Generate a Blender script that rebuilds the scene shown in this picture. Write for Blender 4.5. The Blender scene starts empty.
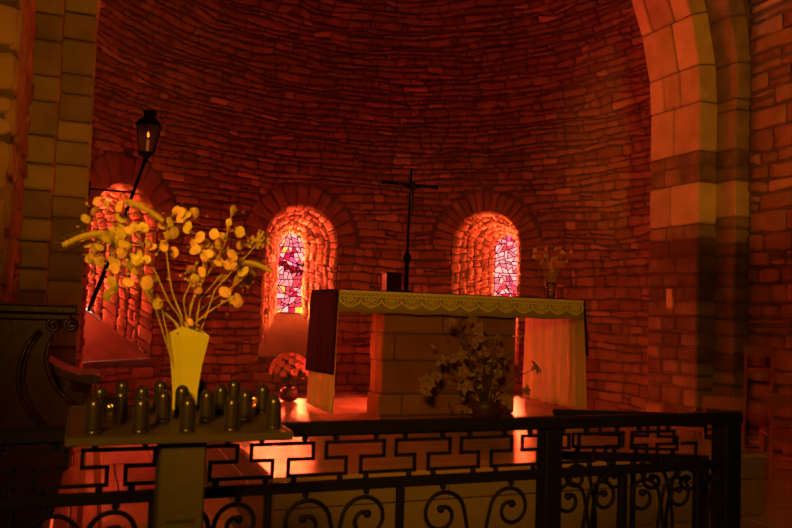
import bpy, math, random
from math import sin, cos, pi, radians, sqrt, atan2
from mathutils import Vector, Matrix, Euler, noise
V = Vector
SC = bpy.context.scene
COL = SC.collection
# ------------------------------------------------------------------ camera
CAMZ = 1.32
cam_d = bpy.data.cameras.new('camera'); cam = bpy.data.objects.new('camera', cam_d); COL.objects.link(cam)
cam_d.sensor_width = 36; cam_d.lens = 35.0; cam_d.clip_start = .05; cam_d.clip_end = 100
CM = Matrix.Translation((0, 0, CAMZ)) @ Matrix.Rotation(radians(-22), 4, 'Z') @ Matrix.Rotation(radians(93.3), 4, 'X') @ Matrix.Rotation(radians(2.06), 4, 'Z')
cam.matrix_world = CM
cam_d.dof.use_dof = True; cam_d.dof.focus_distance = 9.5; cam_d.dof.aperture_fstop = 7.5
SC.camera = cam
SC.view_settings.view_transform = 'Standard'; SC.view_settings.look = 'None'
SC.view_settings.gamma = 1; SC.view_settings.use_curve_mapping = False
SC.view_settings.exposure = 0.0
try: SC.cycles.use_denoising = True
except Exception: pass
# ------------------------------------------------------------------ world and lamps
W = bpy.data.worlds.new('world'); SC.world = W; W.use_nodes = True
W.node_tree.nodes['Background'].inputs[0].default_value = (1, .16, .07, 1)
W.node_tree.nodes['Background'].inputs[1].default_value = .004
def lamp(name, kind, loc, target, power, color, size=.3, angle=60, blend=.6):
    d = bpy.data.lights.new(name, kind); d.energy = power; d.color = color
    if kind == 'AREA': d.shape = 'DISK'; d.size = size; d.spread = radians(125)
    else: d.shadow_soft_size = size
    if kind == 'SPOT': d.spot_size = radians(angle); d.spot_blend = blend
    o = bpy.data.objects.new(name, d); COL.objects.link(o); o.location = loc
    o.rotation_euler = (V(target) - V(loc)).to_track_quat('-Z', 'Y').to_euler()
    return o
RED = (1, .034, .022)
lamp('apse_fill', 'POINT', (2.62, 6.60, .85), (3.1, 11.6, 2.9), 44, (1, .10, .04), .04)  # added fill hidden behind the altar pier, brightens floor, cloths and flowers
lamp('apse_fill', 'AREA', (-.35, 8.05, .7), (5.5, 9.2, 3.4), 19, RED, .7)  # added red fill out of sight behind the left pillar
lamp('apse_fill', 'AREA', (6.4, 7.95, 1.2), (.5, 9.4, 3.6), 12, RED, .6)  # weaker added fill behind the right pillar, reddens the apse
lamp('nave_lamp', 'SPOT', (-.75, -.6, 2.3), (2.2, 4.4, .75), 520, (1, .43, .015), .25, 54, 1)
lamp('nave_lamp', 'SPOT', (.35, .3, 1.9), (-.40, 5.0, 2.9), 270, (1, .38, .012), .25, 42, .8)  # separate spot added to brighten the buttress and left pillar
lamp('nave_lamp', 'SPOT', (1.0, -2.2, 3.0), (6.6, 6.5, 3.6), 1350, (1, .36, .02), .2, 19, .6)
for th, sky, ground in ((-43.5, 45000, 30000), (0, 48000, 24000), (44, 45000, 30000)):      # daylight outside each stained glass window; ground_light added for the arch soffits
    t = radians(th); n = Vector((sin(t), cos(t), 0)); c = Vector((3.08, 7.75, 0)) + n * (3.85 + .85)
    for nm, dist, zz, w, h, P in (('sky_light', 20.0, 13.45, 31, 18, sky * 20), ('ground_light', 2.2, .3, 4, 2.6, ground)):
        d = bpy.data.lights.new(nm, 'AREA'); d.shape = 'RECTANGLE'; d.size = w; d.size_y = h; d.energy = P; d.color = (1, .92, .80)
        o = bpy.data.objects.new(nm, d); COL.objects.link(o); o.location = c + n * dist + Vector((0, 0, zz))
        o.rotation_euler = ((c + Vector((0, 0, 1.8 if zz < 1 else 13.45))) - o.location).to_track_quat('-Z', 'Y').to_euler()
# ------------------------------------------------------------------ helpers
def at(px, py, Y):
    """world point on the vertical plane y = Y seen at a pixel of the photograph"""
    r = CM.to_3x3() @ V(((px - 396) / 770., (264 - py) / 770., -1.))
    t = Y / r.y
    return V((r.x * t, Y, CAMZ + r.z * t))
CI = CM.inverted()
def proj(p):
    q = CI @ V(p)
    if q.z > -.1: return None
    return (396 + 770 * q.x / -q.z, 264 - 770 * q.y / -q.z, -q.z)
class MB:
    def __init__(s): s.v = []; s.f = []; s.t = []
    def add(s, vs, fs, tone=.5):
        b = len(s.v); s.v += [tuple(x) for x in vs]; s.f += [tuple(i + b for i in f) for f in fs]; s.t += [tone] * len(vs)
        return s
    def build(s, name, mat, parent=None, smooth=False):
        me = bpy.data.meshes.new(name); me.from_pydata(s.v, [], s.f)
        a = me.attributes.new('tone', 'FLOAT', 'POINT'); a.data.foreach_set('value', s.t)
        me.materials.append(mat)
        if smooth: me.polygons.foreach_set('use_smooth', [True] * len(me.polygons))
        me.update()
        o = bpy.data.objects.new(name, me); COL.objects.link(o)
        if parent:
            o.parent = parent
            o.matrix_parent_inverse = parent.matrix_basis.inverted()
        return o
def tag(o, label, cat, group=None, kind=None):
    o['label'] = label; o['category'] = cat
    if group: o['group'] = group
    if kind: o['kind'] = kind
    return o
def empty(name, loc, label, cat, group=None, kind=None, rz=0):
    o = bpy.data.objects.new(name, None); COL.objects.link(o); o.location = loc; o.rotation_euler = (0, 0, rz)
    o.empty_display_size = .1
    return tag(o, label, cat, group, kind)
def copy_tree(o, parent=None):
    kids = list(o.children)
    c = o.copy(); COL.objects.link(c)
    if parent: c.parent = parent; c.matrix_parent_inverse = o.matrix_parent_inverse.copy()
    for k in kids: copy_tree(k, c)
    return c
ident = lambda u, v, w: V((u, v, w))
def box(mb, x0, x1, y0, y1, z0, z1, c=0, m=ident, tone=.5):
    if c <= 0:
        vs = [m(x, y, z) for z in (z0, z1) for y in (y0, y1) for x in (x0, x1)]
        return mb.add(vs, [(0, 2, 3, 1), (4, 5, 7, 6), (0, 1, 5, 4), (2, 6, 7, 3), (0, 4, 6, 2), (1, 3, 7, 5)], tone)
    c = min(c, .45 * min(x1 - x0, y1 - y0, z1 - z0))
    vs = []; idx = {}
    X = (x0, x1); Y = (y0, y1); Z = (z0, z1); s = (1, -1)
    for i in (0, 1):
        for j in (0, 1):
            for k in (0, 1):
                idx[i, j, k, 0] = len(vs); vs.append(m(X[i], Y[j] + s[j] * c, Z[k] + s[k] * c))
                idx[i, j, k, 1] = len(vs); vs.append(m(X[i] + s[i] * c, Y[j], Z[k] + s[k] * c))
                idx[i, j, k, 2] = len(vs); vs.append(m(X[i] + s[i] * c, Y[j] + s[j] * c, Z[k]))
    fs = []
    for a in (0, 1):
        fs.append([idx[a, 0, 0, 0], idx[a, 1, 0, 0], idx[a, 1, 1, 0], idx[a, 0, 1, 0]])
        fs.append([idx[0, a, 0, 1], idx[1, a, 0, 1], idx[1, a, 1, 1], idx[0, a, 1, 1]])
        fs.append([idx[0, 0, a, 2], idx[1, 0, a, 2], idx[1, 1, a, 2], idx[0, 1, a, 2]])
        for b in (0, 1):
            fs.append([idx[a, b, 0, 0], idx[a, b, 1, 0], idx[a, b, 1, 1], idx[a, b, 0, 1]])
            fs.append([idx[a, 0, b, 0], idx[a, 1, b, 0], idx[a, 1, b, 2], idx[a, 0, b, 2]])
            fs.append([idx[0, a, b, 1], idx[1, a, b, 1], idx[1, a, b, 2], idx[0, a, b, 2]])
            for d in (0, 1): fs.append([idx[a, b, d, 0], idx[a, b, d, 1], idx[a, b, d, 2]])
    # orient outward
    ctr = sum((V(p) for p in vs), V()) / len(vs); out = []
    for f in fs:
        p = [V(vs[i]) for i in f]; n = (p[1] - p[0]).cross(p[2] - p[0]); fc = sum(p, V()) / len(p)
        out.append(f if n.dot(fc - ctr) > 0 else f[::-1])
    return mb.add(vs, out, tone)
def tube(mb, pts, r, n=8, closed=False, tone=.5, flat=None):
    """sweep a circle (or, with flat=(a,b), a rectangle) along points; r a number or a list"""
    pts = [V(p) for p in pts]; N = len(pts)
    rs = r if isinstance(r, (list, tuple)) else [r] * N
    vs = []; up = None
    for i, p in enumerate(pts):
        a = pts[(i - 1) % N] if (closed or i > 0) else p
        b = pts[(i + 1) % N] if (closed or i < N - 1) else p
        t = (b - a).normalized()
        if up is None:
            up = V((0, 1, 0)) if abs(t.y) < .9 else V((1, 0, 0))
        s = t.cross(up).normalized(); up = s.cross(t).normalized()
        for k in range(n):
            an = 2 * pi * k / n + (pi / n if n == 4 else 0)
            vs.append(p + (s * cos(an) + up * sin(an)) * rs[i])
    fs = []
    for i in range(N if closed else N - 1):
        j = (i + 1) % N
        for k in range(n):
            l = (k + 1) % n; fs.append((i * n + k, i * n + l, j * n + l, j * n + k))
    if not closed: fs += [tuple(range(n))[::-1], tuple((N - 1) * n + k for k in range(n))]
    return mb.add(vs, fs, tone)
def lathe(mb, prof, c=(0, 0, 0), n=20, tone=.5, sx=1, sy=1):
    c = V(c); vs = []
    for r, z in prof:
        for k in range(n):
            a = 2 * pi * k / n; vs.append(c + V((r * cos(a) * sx, r * sin(a) * sy, z)))
    fs = []
    for i in range(len(prof) - 1):
        for k in range(n):
            l = (k + 1) % n; fs.append((i * n + k, i * n + l, (i + 1) * n + l, (i + 1) * n + k))
    fs += [tuple(range(n))[::-1], tuple((len(prof) - 1) * n + k for k in range(n))]
    return mb.add(vs, fs, tone)
def ball(mb, c, r, n=10, m=6, sz=1, tone=.5):
    return lathe(mb, [(max(1e-4, r * sin(pi * i / m)), -r * sz * cos(pi * i / m)) for i in range(m + 1)], c, n, tone)
def prism(mb, poly, m, w0, w1, tone=.5):
    n = len(poly)
    vs = [m(u, v, w0) for u, v in poly] + [m(u, v, w1) for u, v in poly]
    fs = [tuple(range(n))[::-1], tuple(range(n, 2 * n))] + [(i, (i + 1) % n, n + (i + 1) % n, n + i) for i in range(n)]
    return mb.add(vs, fs, tone)
# ------------------------------------------------------------------ materials
def mat(name, color, rough=.7, metal=0, spec=.5, bump=0, bscale=30, var=0, vscale=6, color2=None, tonemix=None, emit=None, trans=0, transl=0, stretch=None):
    m = bpy.data.materials.new(name); m.use_nodes = True; nt = m.node_tree; N = nt.nodes; L = nt.links
    p = N['Principled BSDF']
    p.inputs['Base Color'].default_value = (*color, 1); p.inputs['Roughness'].default_value = rough
    p.inputs['Metallic'].default_value = metal; p.inputs['Specular IOR Level'].default_value = spec
    if trans: p.inputs['Transmission Weight'].default_value = trans; p.inputs['IOR'].default_value = 1.45
    tc = N.new('ShaderNodeTexCoord'); src = tc.outputs['Object']
    geo = N.new('ShaderNodeNewGeometry'); src = geo.outputs['Position']
    if stretch:
        mp = N.new('ShaderNodeMapping'); mp.inputs['Scale'].default_value = stretch; L.new(src, mp.inputs['Vector']); src = mp.outputs[0]
    if var or color2:
        no = N.new('ShaderNodeTexNoise'); no.inputs['Scale'].default_value = vscale; no.inputs['Detail'].default_value = 5; L.new(src, no.inputs['Vector'])
        mx = N.new('ShaderNodeMix'); mx.data_type = 'RGBA'
        mx.inputs['A'].default_value = (*color, 1); mx.inputs['B'].default_value = (*(color2 or [c * (1 - var) for c in color]), 1)
        fac = no.outputs['Fac']
        if tonemix:
            at_ = N.new('ShaderNodeAttribute'); at_.attribute_name = 'tone'
            md = N.new('ShaderNodeMath'); md.operation = 'MULTIPLY_ADD'; L.new(no.outputs['Fac'], md.inputs[0]); md.inputs[1].default_value = .7; md.inputs[2].default_value = -.35
            ad = N.new('ShaderNodeMath'); ad.operation = 'ADD'; ad.use_clamp = True; L.new(md.outputs[0], ad.inputs[0]); L.new(at_.outputs['Fac'], ad.inputs[1]); fac = ad.outputs[0]
        else:
            rp = N.new('ShaderNodeMapRange'); rp.inputs[1].default_value = .35; rp.inputs[2].default_value = .65; L.new(fac, rp.inputs[0]); fac = rp.outputs[0]
        L.new(fac, mx.inputs['Factor']); L.new(mx.outputs['Result'], p.inputs['Base Color'])
    if bump:
        nb = N.new('ShaderNodeTexNoise'); nb.inputs['Scale'].default_value = bscale; nb.inputs['Detail'].default_value = 6; nb.inputs['Roughness'].default_value = .6; L.new(src, nb.inputs['Vector'])
        bp = N.new('ShaderNodeBump'); bp.inputs['Strength'].default_value = bump; bp.inputs['Distance'].default_value = .02; L.new(nb.outputs['Fac'], bp.inputs['Height']); L.new(bp.outputs[0], p.inputs['Normal'])
    if emit:
        p.inputs['Emission Color'].default_value = (*emit, 1); p.inputs['Emission Strength'].default_value = 1
    if transl:
        tr = N.new('ShaderNodeBsdfTranslucent'); tr.inputs[0].default_value = (*color, 1)
        ms = N.new('ShaderNodeMixShader'); ms.inputs[0].default_value = transl
        L.new(p.outputs[0], ms.inputs[1]); L.new(tr.outputs[0], ms.inputs[2]); L.new(ms.outputs[0], N['Material Output'].inputs[0])
    return m
M = dict(
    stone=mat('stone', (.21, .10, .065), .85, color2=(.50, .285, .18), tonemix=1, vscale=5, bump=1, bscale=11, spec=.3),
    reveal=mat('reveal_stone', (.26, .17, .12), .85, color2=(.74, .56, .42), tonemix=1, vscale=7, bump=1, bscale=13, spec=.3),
    altarstone=mat('altar_stone', (.13, .045, .022), .85, color2=(.46, .20, .09), tonemix=1, vscale=4, bump=.5, bscale=12, spec=.3),
    mortar=mat('mortar', (.15, .095, .07), .95, bump=.6, bscale=25, var=.4),
    ashlar=mat('ashlar', (.11, .06, .04), .85, color2=(.60, .44, .30), tonemix=1, vscale=4, bump=.5, bscale=12, spec=.3),
    plaster=mat('plaster', (.36, .25, .18), .9, var=.12, bump=.2, bscale=20),
    plank=mat('polished_plank', (.42, .25, .15), .16, color2=(.32, .19, .11), tonemix=1, vscale=6, bump=.12, bscale=20, stretch=(1, 8, 1)),
    tile=mat('floor_tile', (.62, .38, .24), .3, color2=(.34, .2, .14), tonemix=1, vscale=5, bump=.2, bscale=20),
    riser=mat('riser_stone', (.22, .15, .09), .7, color2=(.17, .12, .07), tonemix=1, bump=.3),
    iron=mat('wrought_iron', (.004, .003, .0035), .62, spec=.09, bump=.15, bscale=60),
    lead=mat('lead', (.012, .006, .01), .6),
    wood=mat('dark_wood', (.035, .008, .009), .33, spec=.35, color2=(.022, .005, .006), vscale=9, stretch=(1, 1, .2), bump=.15, bscale=40),
    chairwood=mat('red_wood', (.36, .06, .03), .35, var=.3),
    brass=mat('tray_metal', (.045, .033, .011), .5, spec=.3, metal=.1, var=.2, bump=.1),
    column=mat('stand_metal', (.05, .040, .018), .5, metal=.2, var=.2, bump=.1),
    holder=mat('holder_metal', (.04, .03, .01), .27, metal=.5, spec=.8),
    slot=mat('slot_dark', (.01, .008, .006), .6),
    vase=mat('yellow_ceramic', (.60, .56, .05), .35, spec=.4),
    pod=mat('papery_seed_pod', (1, .60, .46), .5, transl=.25, var=.3, vscale=110),  # orange-pink of the window backlight is put into the pod colour
    pody=mat('yellowed_seed_pod', (.85, .64, .18), .5, transl=.25, var=.35, vscale=110),
    stem=mat('dry_stem', (.42, .30, .09), .7, transl=.1),
    wheat=mat('wheat_straw', (.46, .32, .08), .6, var=.2, vscale=50),
    linen=mat('linen', (.78, .62, .42), .85, transl=.5, bump=.15, bscale=150),
    linen_dense=mat('linen_dense', (.78, .64, .42), .85, transl=.2, bump=.15, bscale=150),
    lace=mat('lace', (.9, .75, .25), .8, bump=.2, bscale=200),
    band=mat('linen_band', (.34, .27, .09), .85, bump=.2, bscale=150),
    purple=mat('purple_cloth', (.022, .002, .007), .9, spec=.08, transl=.0, bump=.2, bscale=120),
    petal=mat('cream_petal', (.46, .27, .12), .6, transl=.3, var=.25, vscale=30),
    pink=mat('pink_petal', (1, .42, .50), .6, transl=.4, var=.2, vscale=60),
    leaf=mat('leaf', (.09, .07, .02), .6, transl=.2, var=.3),
    pot=mat('pot', (.06, .02, .015), .5),
    glass=mat('clear_glass', (1, .95, .88), .03, trans=1),
    lampglass=mat('lantern_glass', (.6, .4, .25), .15, trans=.9),
    flame=mat('flame', (1, .5, .1), .5, emit=(5, 1.5, .2)),
    wax=mat('wax', (.8, .6, .3), .5, emit=(.35, .12, .01)),
    corpus=mat('corpus_bronze', (.05, .025, .015), .4, metal=.5),
)
def thin_glass(name, refl=.18):
    m = bpy.data.materials.new(name); m.use_nodes = True; nt = m.node_tree; N = nt.nodes; N.remove(N['Principled BSDF'])
    t = N.new('ShaderNodeBsdfTransparent'); t.inputs[0].default_value = (.93, .9, .86, 1); g = N.new('ShaderNodeBsdfGlossy'); g.inputs['Roughness'].default_value = .06
    f = N.new('ShaderNodeLayerWeight'); f.inputs[0].default_value = .35; a = N.new('ShaderNodeMath'); a.operation = 'MULTIPLY_ADD'; a.inputs[1].default_value = .6; a.inputs[2].default_value = .05
    ms = N.new('ShaderNodeMixShader'); L = nt.links; L.new(f.outputs['Fresnel'], a.inputs[0]); L.new(a.outputs[0], ms.inputs[0])
    L.new(t.outputs[0], ms.inputs[1]); L.new(g.outputs[0], ms.inputs[2]); L.new(ms.outputs[0], N['Material Output'].inputs[0]); return m
M['glass'] = thin_glass('clear_glass')
def emat(name, c, tint=(.98, .30, .155)):
    """backlit stained glass: the glow of the diffusing glass, and red light passing through it"""
    m = bpy.data.materials.new(name); m.use_nodes = True; nt = m.node_tree; N = nt.nodes; p = N['Principled BSDF']
    p.inputs['Base Color'].default_value = (.2, .05, .06, 1); p.inputs['Roughness'].default_value = .25
    p.inputs['Emission Color'].default_value = (*[x * 1.75 for x in c], 1); p.inputs['Emission Strength'].default_value = 1
    t = N.new('ShaderNodeBsdfTransparent'); t.inputs[0].default_value = (*tint, 1)
    ms = N.new('ShaderNodeMixShader'); ms.inputs[0].default_value = .35
    nt.links.new(t.outputs[0], ms.inputs[1]); nt.links.new(p.outputs[0], ms.inputs[2]); nt.links.new(ms.outputs[0], N['Material Output'].inputs[0])
    return m
GL = dict(white=emat('glass_white', (.95, .76, .84)), pale=emat('glass_pale', (.82, .50, .64)), pink=emat('glass_pink', (.68, .30, .46)),
          rose=emat('glass_rose', (.6, .07, .16)), violet=emat('glass_violet', (.40, .14, .42), (.9, .22, .3)), yellow=emat('glass_yellow', (1, .75, .15), (.95, .55, .2)),
          maroon=emat('glass_maroon', (.05, .001, .008), (.45, .1, .1)), magenta=emat('glass_magenta', (.3, .01, .08), (.77, .14, .17)))
# ------------------------------------------------------------------ stones
def stone_mesh(mb, poly, m, depth, bevel, rnd, tone, embed=.03):
    """one rough stone: outline poly in (u, v), standing proud by depth of the mapped surface m(u, v, h)"""
    out = []
    n = len(poly)
    for i in range(n):
        a = poly[i]; b = poly[(i + 1) % n]
        L = sqrt((b[0] - a[0]) ** 2 + (b[1] - a[1]) ** 2)
        k = 3 if L > .2 else 2
        for q in range(k):
            t = q / k; j = 0 if q == 0 else min(.012, L * .06)
            out.append((a[0] + (b[0] - a[0]) * t + rnd.uniform(-j, j), a[1] + (b[1] - a[1]) * t + rnd.uniform(-j, j)))
    cu = sum(p[0] for p in out) / len(out); cv = sum(p[1] for p in out) / len(out)
    hw = max(abs(p[0] - cu) for p in out); hh = max(abs(p[1] - cv) for p in out)
    bu = min(bevel / max(hw, .01), .4); bv = min(bevel / max(hh, .01), .4)
    N = len(out); vs = []
    tu = rnd.uniform(-.25, .25) * depth / max(hw, .01); tv = rnd.uniform(-.3, .3) * depth / max(hh, .01)
    for (u, v) in out: vs.append(m(u, v, -embed))
    for (u, v) in out: vs.append(m(u, v, depth * .45))
    for (u, v) in out:
        a = cu + (u - cu) * (1 - bu); b = cv + (v - cv) * (1 - bv)
        vs.append(m(a, b, depth * rnd.uniform(.8, 1.05) + (a - cu) * tu + (b - cv) * tv))
    for (u, v) in out[::2]:
        a = cu + (u - cu) * .45; b = cv + (v - cv) * .45
        vs.append(m(a, b, depth * rnd.uniform(.9, 1.2) + (a - cu) * tu + (b - cv) * tv))
    fs = []
    for k in range(2):
        for i in range(N):
            j = (i + 1) % N; fs.append((k * N + i, k * N + j, (k + 1) * N + j, (k + 1) * N + i))
    K = len(out[::2])
    for i in range(K):
        j = (i + 1) % K; a = 2 * N + 2 * i; b = 2 * N + (2 * i + 1) % N; c = 2 * N + (2 * i + 2) % N
        if 2 * i + 1 < N:
            fs.append((a, b, 3 * N + i)); fs.append((b, c, 3 * N + j, 3 * N + i)) if 2 * i + 2 <= N else None
        else: fs.append((a, 2 * N, 3 * N + j, 3 * N + i))
    fs.append(tuple(3 * N + i for i in range(K)))
    return mb.add(vs, fs, tone)
def rows_of_stones(m, u0, u1, v0, v1, rh, sw, rnd, depth=.03, gap=.008, blocked=None, ustretch=None, tones=(.0, .55), pale=.04, seed=0, rhf=None, wav=.03):
    """courses of rubble between v0 and v1; returns [(poly, mesh builder)]"""
    out = []; v = v0; k = 0
    wave = lambda u, k: wav * (noise.noise(V((u * .9, k * .37 + seed * 9.1, seed))) + .5 * noise.noise(V((u * 3.1, k * .8, seed + 4.2))))
    while v < v1 - .02:
        a, b = rhf(v) if rhf else rh
        h = rnd.uniform(a, b)
        if v1 - (v + h) < a * .6: h = v1 - v
        st = ustretch(v) if ustretch else 1
        spans = [(u0, u1)]
        if blocked:
            for lo, hi in blocked(v, v + h):
                ns = []
                for s in spans:
                    if hi <= s[0] or lo >= s[1]: ns.append(s); continue
                    if lo > s[0]: ns.append((s[0], lo))
                    if hi < s[1]: ns.append((hi, s[1]))
                spans = ns
        for s0, s1 in spans:
            u = s0; first = True
            while u < s1 - .01:
                w = rnd.uniform(*sw) * st * (h / ((a + b) / 2)) ** .3
                if rnd.random() < .22: w *= rnd.uniform(.35, .6)
                if s1 - (u + w) < sw[0] * st * .6: w = s1 - u
                lo = lambda uu: v + (wave(uu, k) if k and s0 < uu < s1 else 0)
                hi = lambda uu: v + h + (wave(uu, k + 1) if v + h < v1 - .01 and s0 < uu < s1 else 0)
                g = gap; ue = u + w
                sk = 0 if (ue >= s1 - .001 or first) else rnd.uniform(-.016, .016)
                def one(a0, a1, l0, l1, h0, h1):
                    if min(h0 - l0, h1 - l1) < .03 or a1 - a0 < .03: return
                    j = lambda: rnd.uniform(0, .25) * g
                    cr = min(.3 * (a1 - a0), .04) * rnd.uniform(.25, 1)
                    l0 += rnd.uniform(0, .014); l1 += rnd.uniform(0, .014); h0 -= rnd.uniform(0, .014); h1 -= rnd.uniform(0, .014)
                    poly = [(a0 + g + j(), l0 + g + cr * .6), (a0 + g + cr, l0 + g + j()), (a1 - g - cr, l1 + g + j()), (a1 - g - j(), l1 + g + cr * .6),
                            (a1 - g - j() + sk, h1 - g - cr * .6), (a1 - g - cr, h1 - g - j()), (a0 + g + cr, h0 - g - j()), (a0 + g + j(), h0 - g - cr * .6)]
                    t = rnd.uniform(.8, 1) if rnd.random() < pale else rnd.uniform(*tones)
                    mb = MB(); stone_mesh(mb, poly, m, depth * rnd.uniform(.6, 1.35), .012, rnd, t); out.append(mb)
                if h > .115 and rnd.random() < .12:
                    md = rnd.uniform(.4, .6)
                    ml, mr = lo(u) + h * md, lo(ue) + h * md
                    one(u, ue, lo(u), lo(ue), ml, mr); one(u, ue, ml, mr, hi(u), hi(ue))
                else: one(u, ue, lo(u), lo(ue), hi(u), hi(ue))
                u = ue; first = False
        v += h; k += 1
    return out
def emit_stones(lst, parent, material, limit=300, name='stone', stuff_name='small_stones'):
    """the stones that show largest become parts, the rest one part of kind stuff"""
    sc = []
    for mb in lst:
        c = sum((V(p) for p in mb.v), V()) / len(mb.v); q = proj(c)
        r = max((V(p) - c).length for p in mb.v)
        s = 0
        if q and -20 < q[0] < 812 and -20 < q[1] < 548: s = (r / q[2]) ** 2
        sc.append(s)
    order = sorted(range(len(lst)), key=lambda i: -sc[i])
    rest = MB()
    for n, i in enumerate(order):
        if n < limit: lst[i].build(name, material, parent, True)
        else:
            b = len(rest.v); rest.v += lst[i].v; rest.f += [tuple(x + b for x in f) for f in lst[i].f]; rest.t += lst[i].t
    if rest.v:
        o = rest.build(stuff_name, material, parent, True); o['kind'] = 'stuff'
# ------------------------------------------------------------------ apse geometry
CX, CY, R, ZS = 3.08, 7.75, 3.85, 3.55
def apse(u, v, h):
    th = u / R
    if v <= ZS: r = R - h; return V((CX + r * sin(th), CY + r * cos(th), v))
    ph = (v - ZS) / R; r = (R - h)
    return V((CX + r * cos(ph) * sin(th), CY + r * cos(ph) * cos(th), ZS + r * sin(ph)))
SILL = .53
WINS = [  # angle, reveal depth, ring thickness, glass shift, voussoirs, half width, springing, glass half width, glass top, glass bottom
    (radians(-43.5), .8, .40, 0, 11, .60, 2.23, .22, 2.47, 1.17), (0.0, .72, .34, .035, 13, .60, 2.28, .215, 2.49, 1.19),
    (radians(44), .86, .34, .12, 19, .56, 2.33, .205, 2.57, 1.17)]
def blocked(v0, v1):
    out = []
    for th, t, ring, sh, n, HW, SPR, GHW, GT, GB in WINS:
        uc = th * R
        if v1 <= SILL + .02: continue
        hw = HW if v0 < SPR + .02 else 0
        ro = HW + ring
        if v1 > SPR + .02:
            vv = max((v0 * .6 + v1 * .4), SPR) - SPR
            if vv < ro: hw = max(hw, sqrt(ro * ro - vv * vv) + .005)
        if hw: out.append((uc - hw, uc + hw))
    return out
UMAX = radians(98.5) * R
rnd = random.Random(11)
wall_apse = empty('wall_apse', (CX, CY + R, 0), 'curved apse wall of coursed rubble stone behind the altar, pierced by three windows', 'wall', kind='structure')
st = rows_of_stones(apse, -UMAX, UMAX, 0, ZS, (.11, .17), (.13, .40), rnd, .034, .004, blocked, seed=1,
                    rhf=lambda v: (.10, .155) if v < 2.2 else (.075, .125), wav=.06)
emit_stones(st, wall_apse, M['stone'])
dome = empty('ceiling', (CX, CY, ZS), 'half dome of thin dark rubble courses over the apse', 'ceiling', kind='structure')
st = rows_of_stones(apse, -UMAX, UMAX, ZS, ZS + R * 1.15, (.062, .108), (.14, .42), rnd, .034, .004, None,
                    ustretch=lambda v: 1 / max(.3, cos((v - ZS) / R)), seed=2, wav=.08, tones=(0, .45))
emit_stones(st, dome, M['stone'])
# mortar behind the stones, with the window holes
us = set(); vs_ = set()
for i in range(81): us.add(round(-UMAX + 2 * UMAX * i / 80, 4))
for th, t, ring, sh, n, HW, SPR, GHW, GT, GB in WINS:
    uc = th * R
    us.update((round(uc - HW, 4), round(uc + HW, 4)))
    for i in range(25): us.add(round(uc - .72 + 1.44 * i / 24, 4))
us = sorted(us)
vl = [-.15, .25] + [SILL + .05 * i for i in range(53)] + [3.3, ZS]
def grid(ul, vl, m, skip=None):
    mb = MB(); vs = [m(u, v, 0) for v in vl for u in ul]; fs = []
    for j in range(len(vl) - 1):
        for i in range(len(ul) - 1):
            if skip and skip((ul[i] + ul[i + 1]) / 2, (vl[j] + vl[j + 1]) / 2): continue
            a = j * len(ul) + i; fs.append((a, a + 1, a + 1 + len(ul), a + len(ul)))
    return mb.add(vs, fs)
def inwin(u, v):
    for th, t, ring, sh, n, HW, SPR, GHW, GT, GB in WINS:
        du = abs(u - th * R)
        if SILL < v < SPR and du < HW: return True
        if v >= SPR and du * du + (v - SPR) ** 2 < (HW + .06) ** 2: return True
    return False
grid(us, vl, apse, inwin).build('mortar', M['mortar'], wall_apse)
grid([-UMAX + 2 * UMAX * i / 60 for i in range(61)], [ZS - .12] + [ZS + R * pi / 2 * i / 24 for i in range(25)], apse).build('mortar', M['mortar'], dome)
# ------------------------------------------------------------------ windows
def split_poly(poly, p, d):
    n = V((-d.y, d.x)); A = []; B = []
    for i in range(len(poly)):
        a = poly[i]; b = poly[(i + 1) % len(poly)]; sa = (a - p).dot(n); sb = (b - p).dot(n)
        (A if sa >= 0 else B).append(a)
        if sa * sb < 0:
            x = a + (b - a) * (sa / (sa - sb)); A.append(x); B.append(x)
    return A, B
def area(p): return abs(sum(p[i].x * p[(i + 1) % len(p)].y - p[(i + 1) % len(p)].x * p[i].y for i in range(len(p)))) / 2
def shatter(poly, amax, rnd):
    if area(poly) < amax * rnd.uniform(.6, 1.6): return [poly]
    c = sum(poly, V((0, 0))) / len(poly)
    xs = [q.x for q in poly]; ys = [q.y for q in poly]
    base = pi / 2 if (max(xs) - min(xs)) > (max(ys) - min(ys)) else 0
    an = base + rnd.gauss(0, .42)
    A, B = split_poly(poly, c + V((rnd.uniform(-.02, .02), rnd.uniform(-.02, .02))), V((cos(an), sin(an))))
    if len(A) < 3 or len(B) < 3: return [poly]
    return shatter(A, amax, rnd) + shatter(B, amax, rnd)
def inset(poly, g):
    n = len(poly); out = []
    c = sum(poly, V((0, 0))) / n
    pl = poly if sum(poly[i].x * poly[(i + 1) % n].y - poly[(i + 1) % n].x * poly[i].y for i in range(n)) > 0 else poly[::-1]
    lines = []
    for i in range(n):
        a, b = pl[i], pl[(i + 1) % n]
        if (b - a).length < 1e-4: continue
        d = (b - a).normalized(); lines.append((a + V((-d.y, d.x)) * g, d))
    m = len(lines); out = pl
    # clip by every inset line (convex polygon)
    for p, d in lines:
        A, B = split_poly(out, p, d); out = A
        if len(out) < 3: return None
    return out
def glass_outline(k=12):
    r = GHW; sp = GT - GHW
    return [V((-r, GB)), V((r, GB))] + [V((r * cos(pi * i / k), sp + r * sin(pi * i / k))) for i in range(k + 1)]
LAB = ['arched window with pink stones in its reveal, half hidden by the pillar and the tall dried flowers',
       'arched stained glass window straight behind the altar left end, glass set in a rough stone reveal',
       'arched stained glass window between the crucifix and the small glass of dried flowers']
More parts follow.
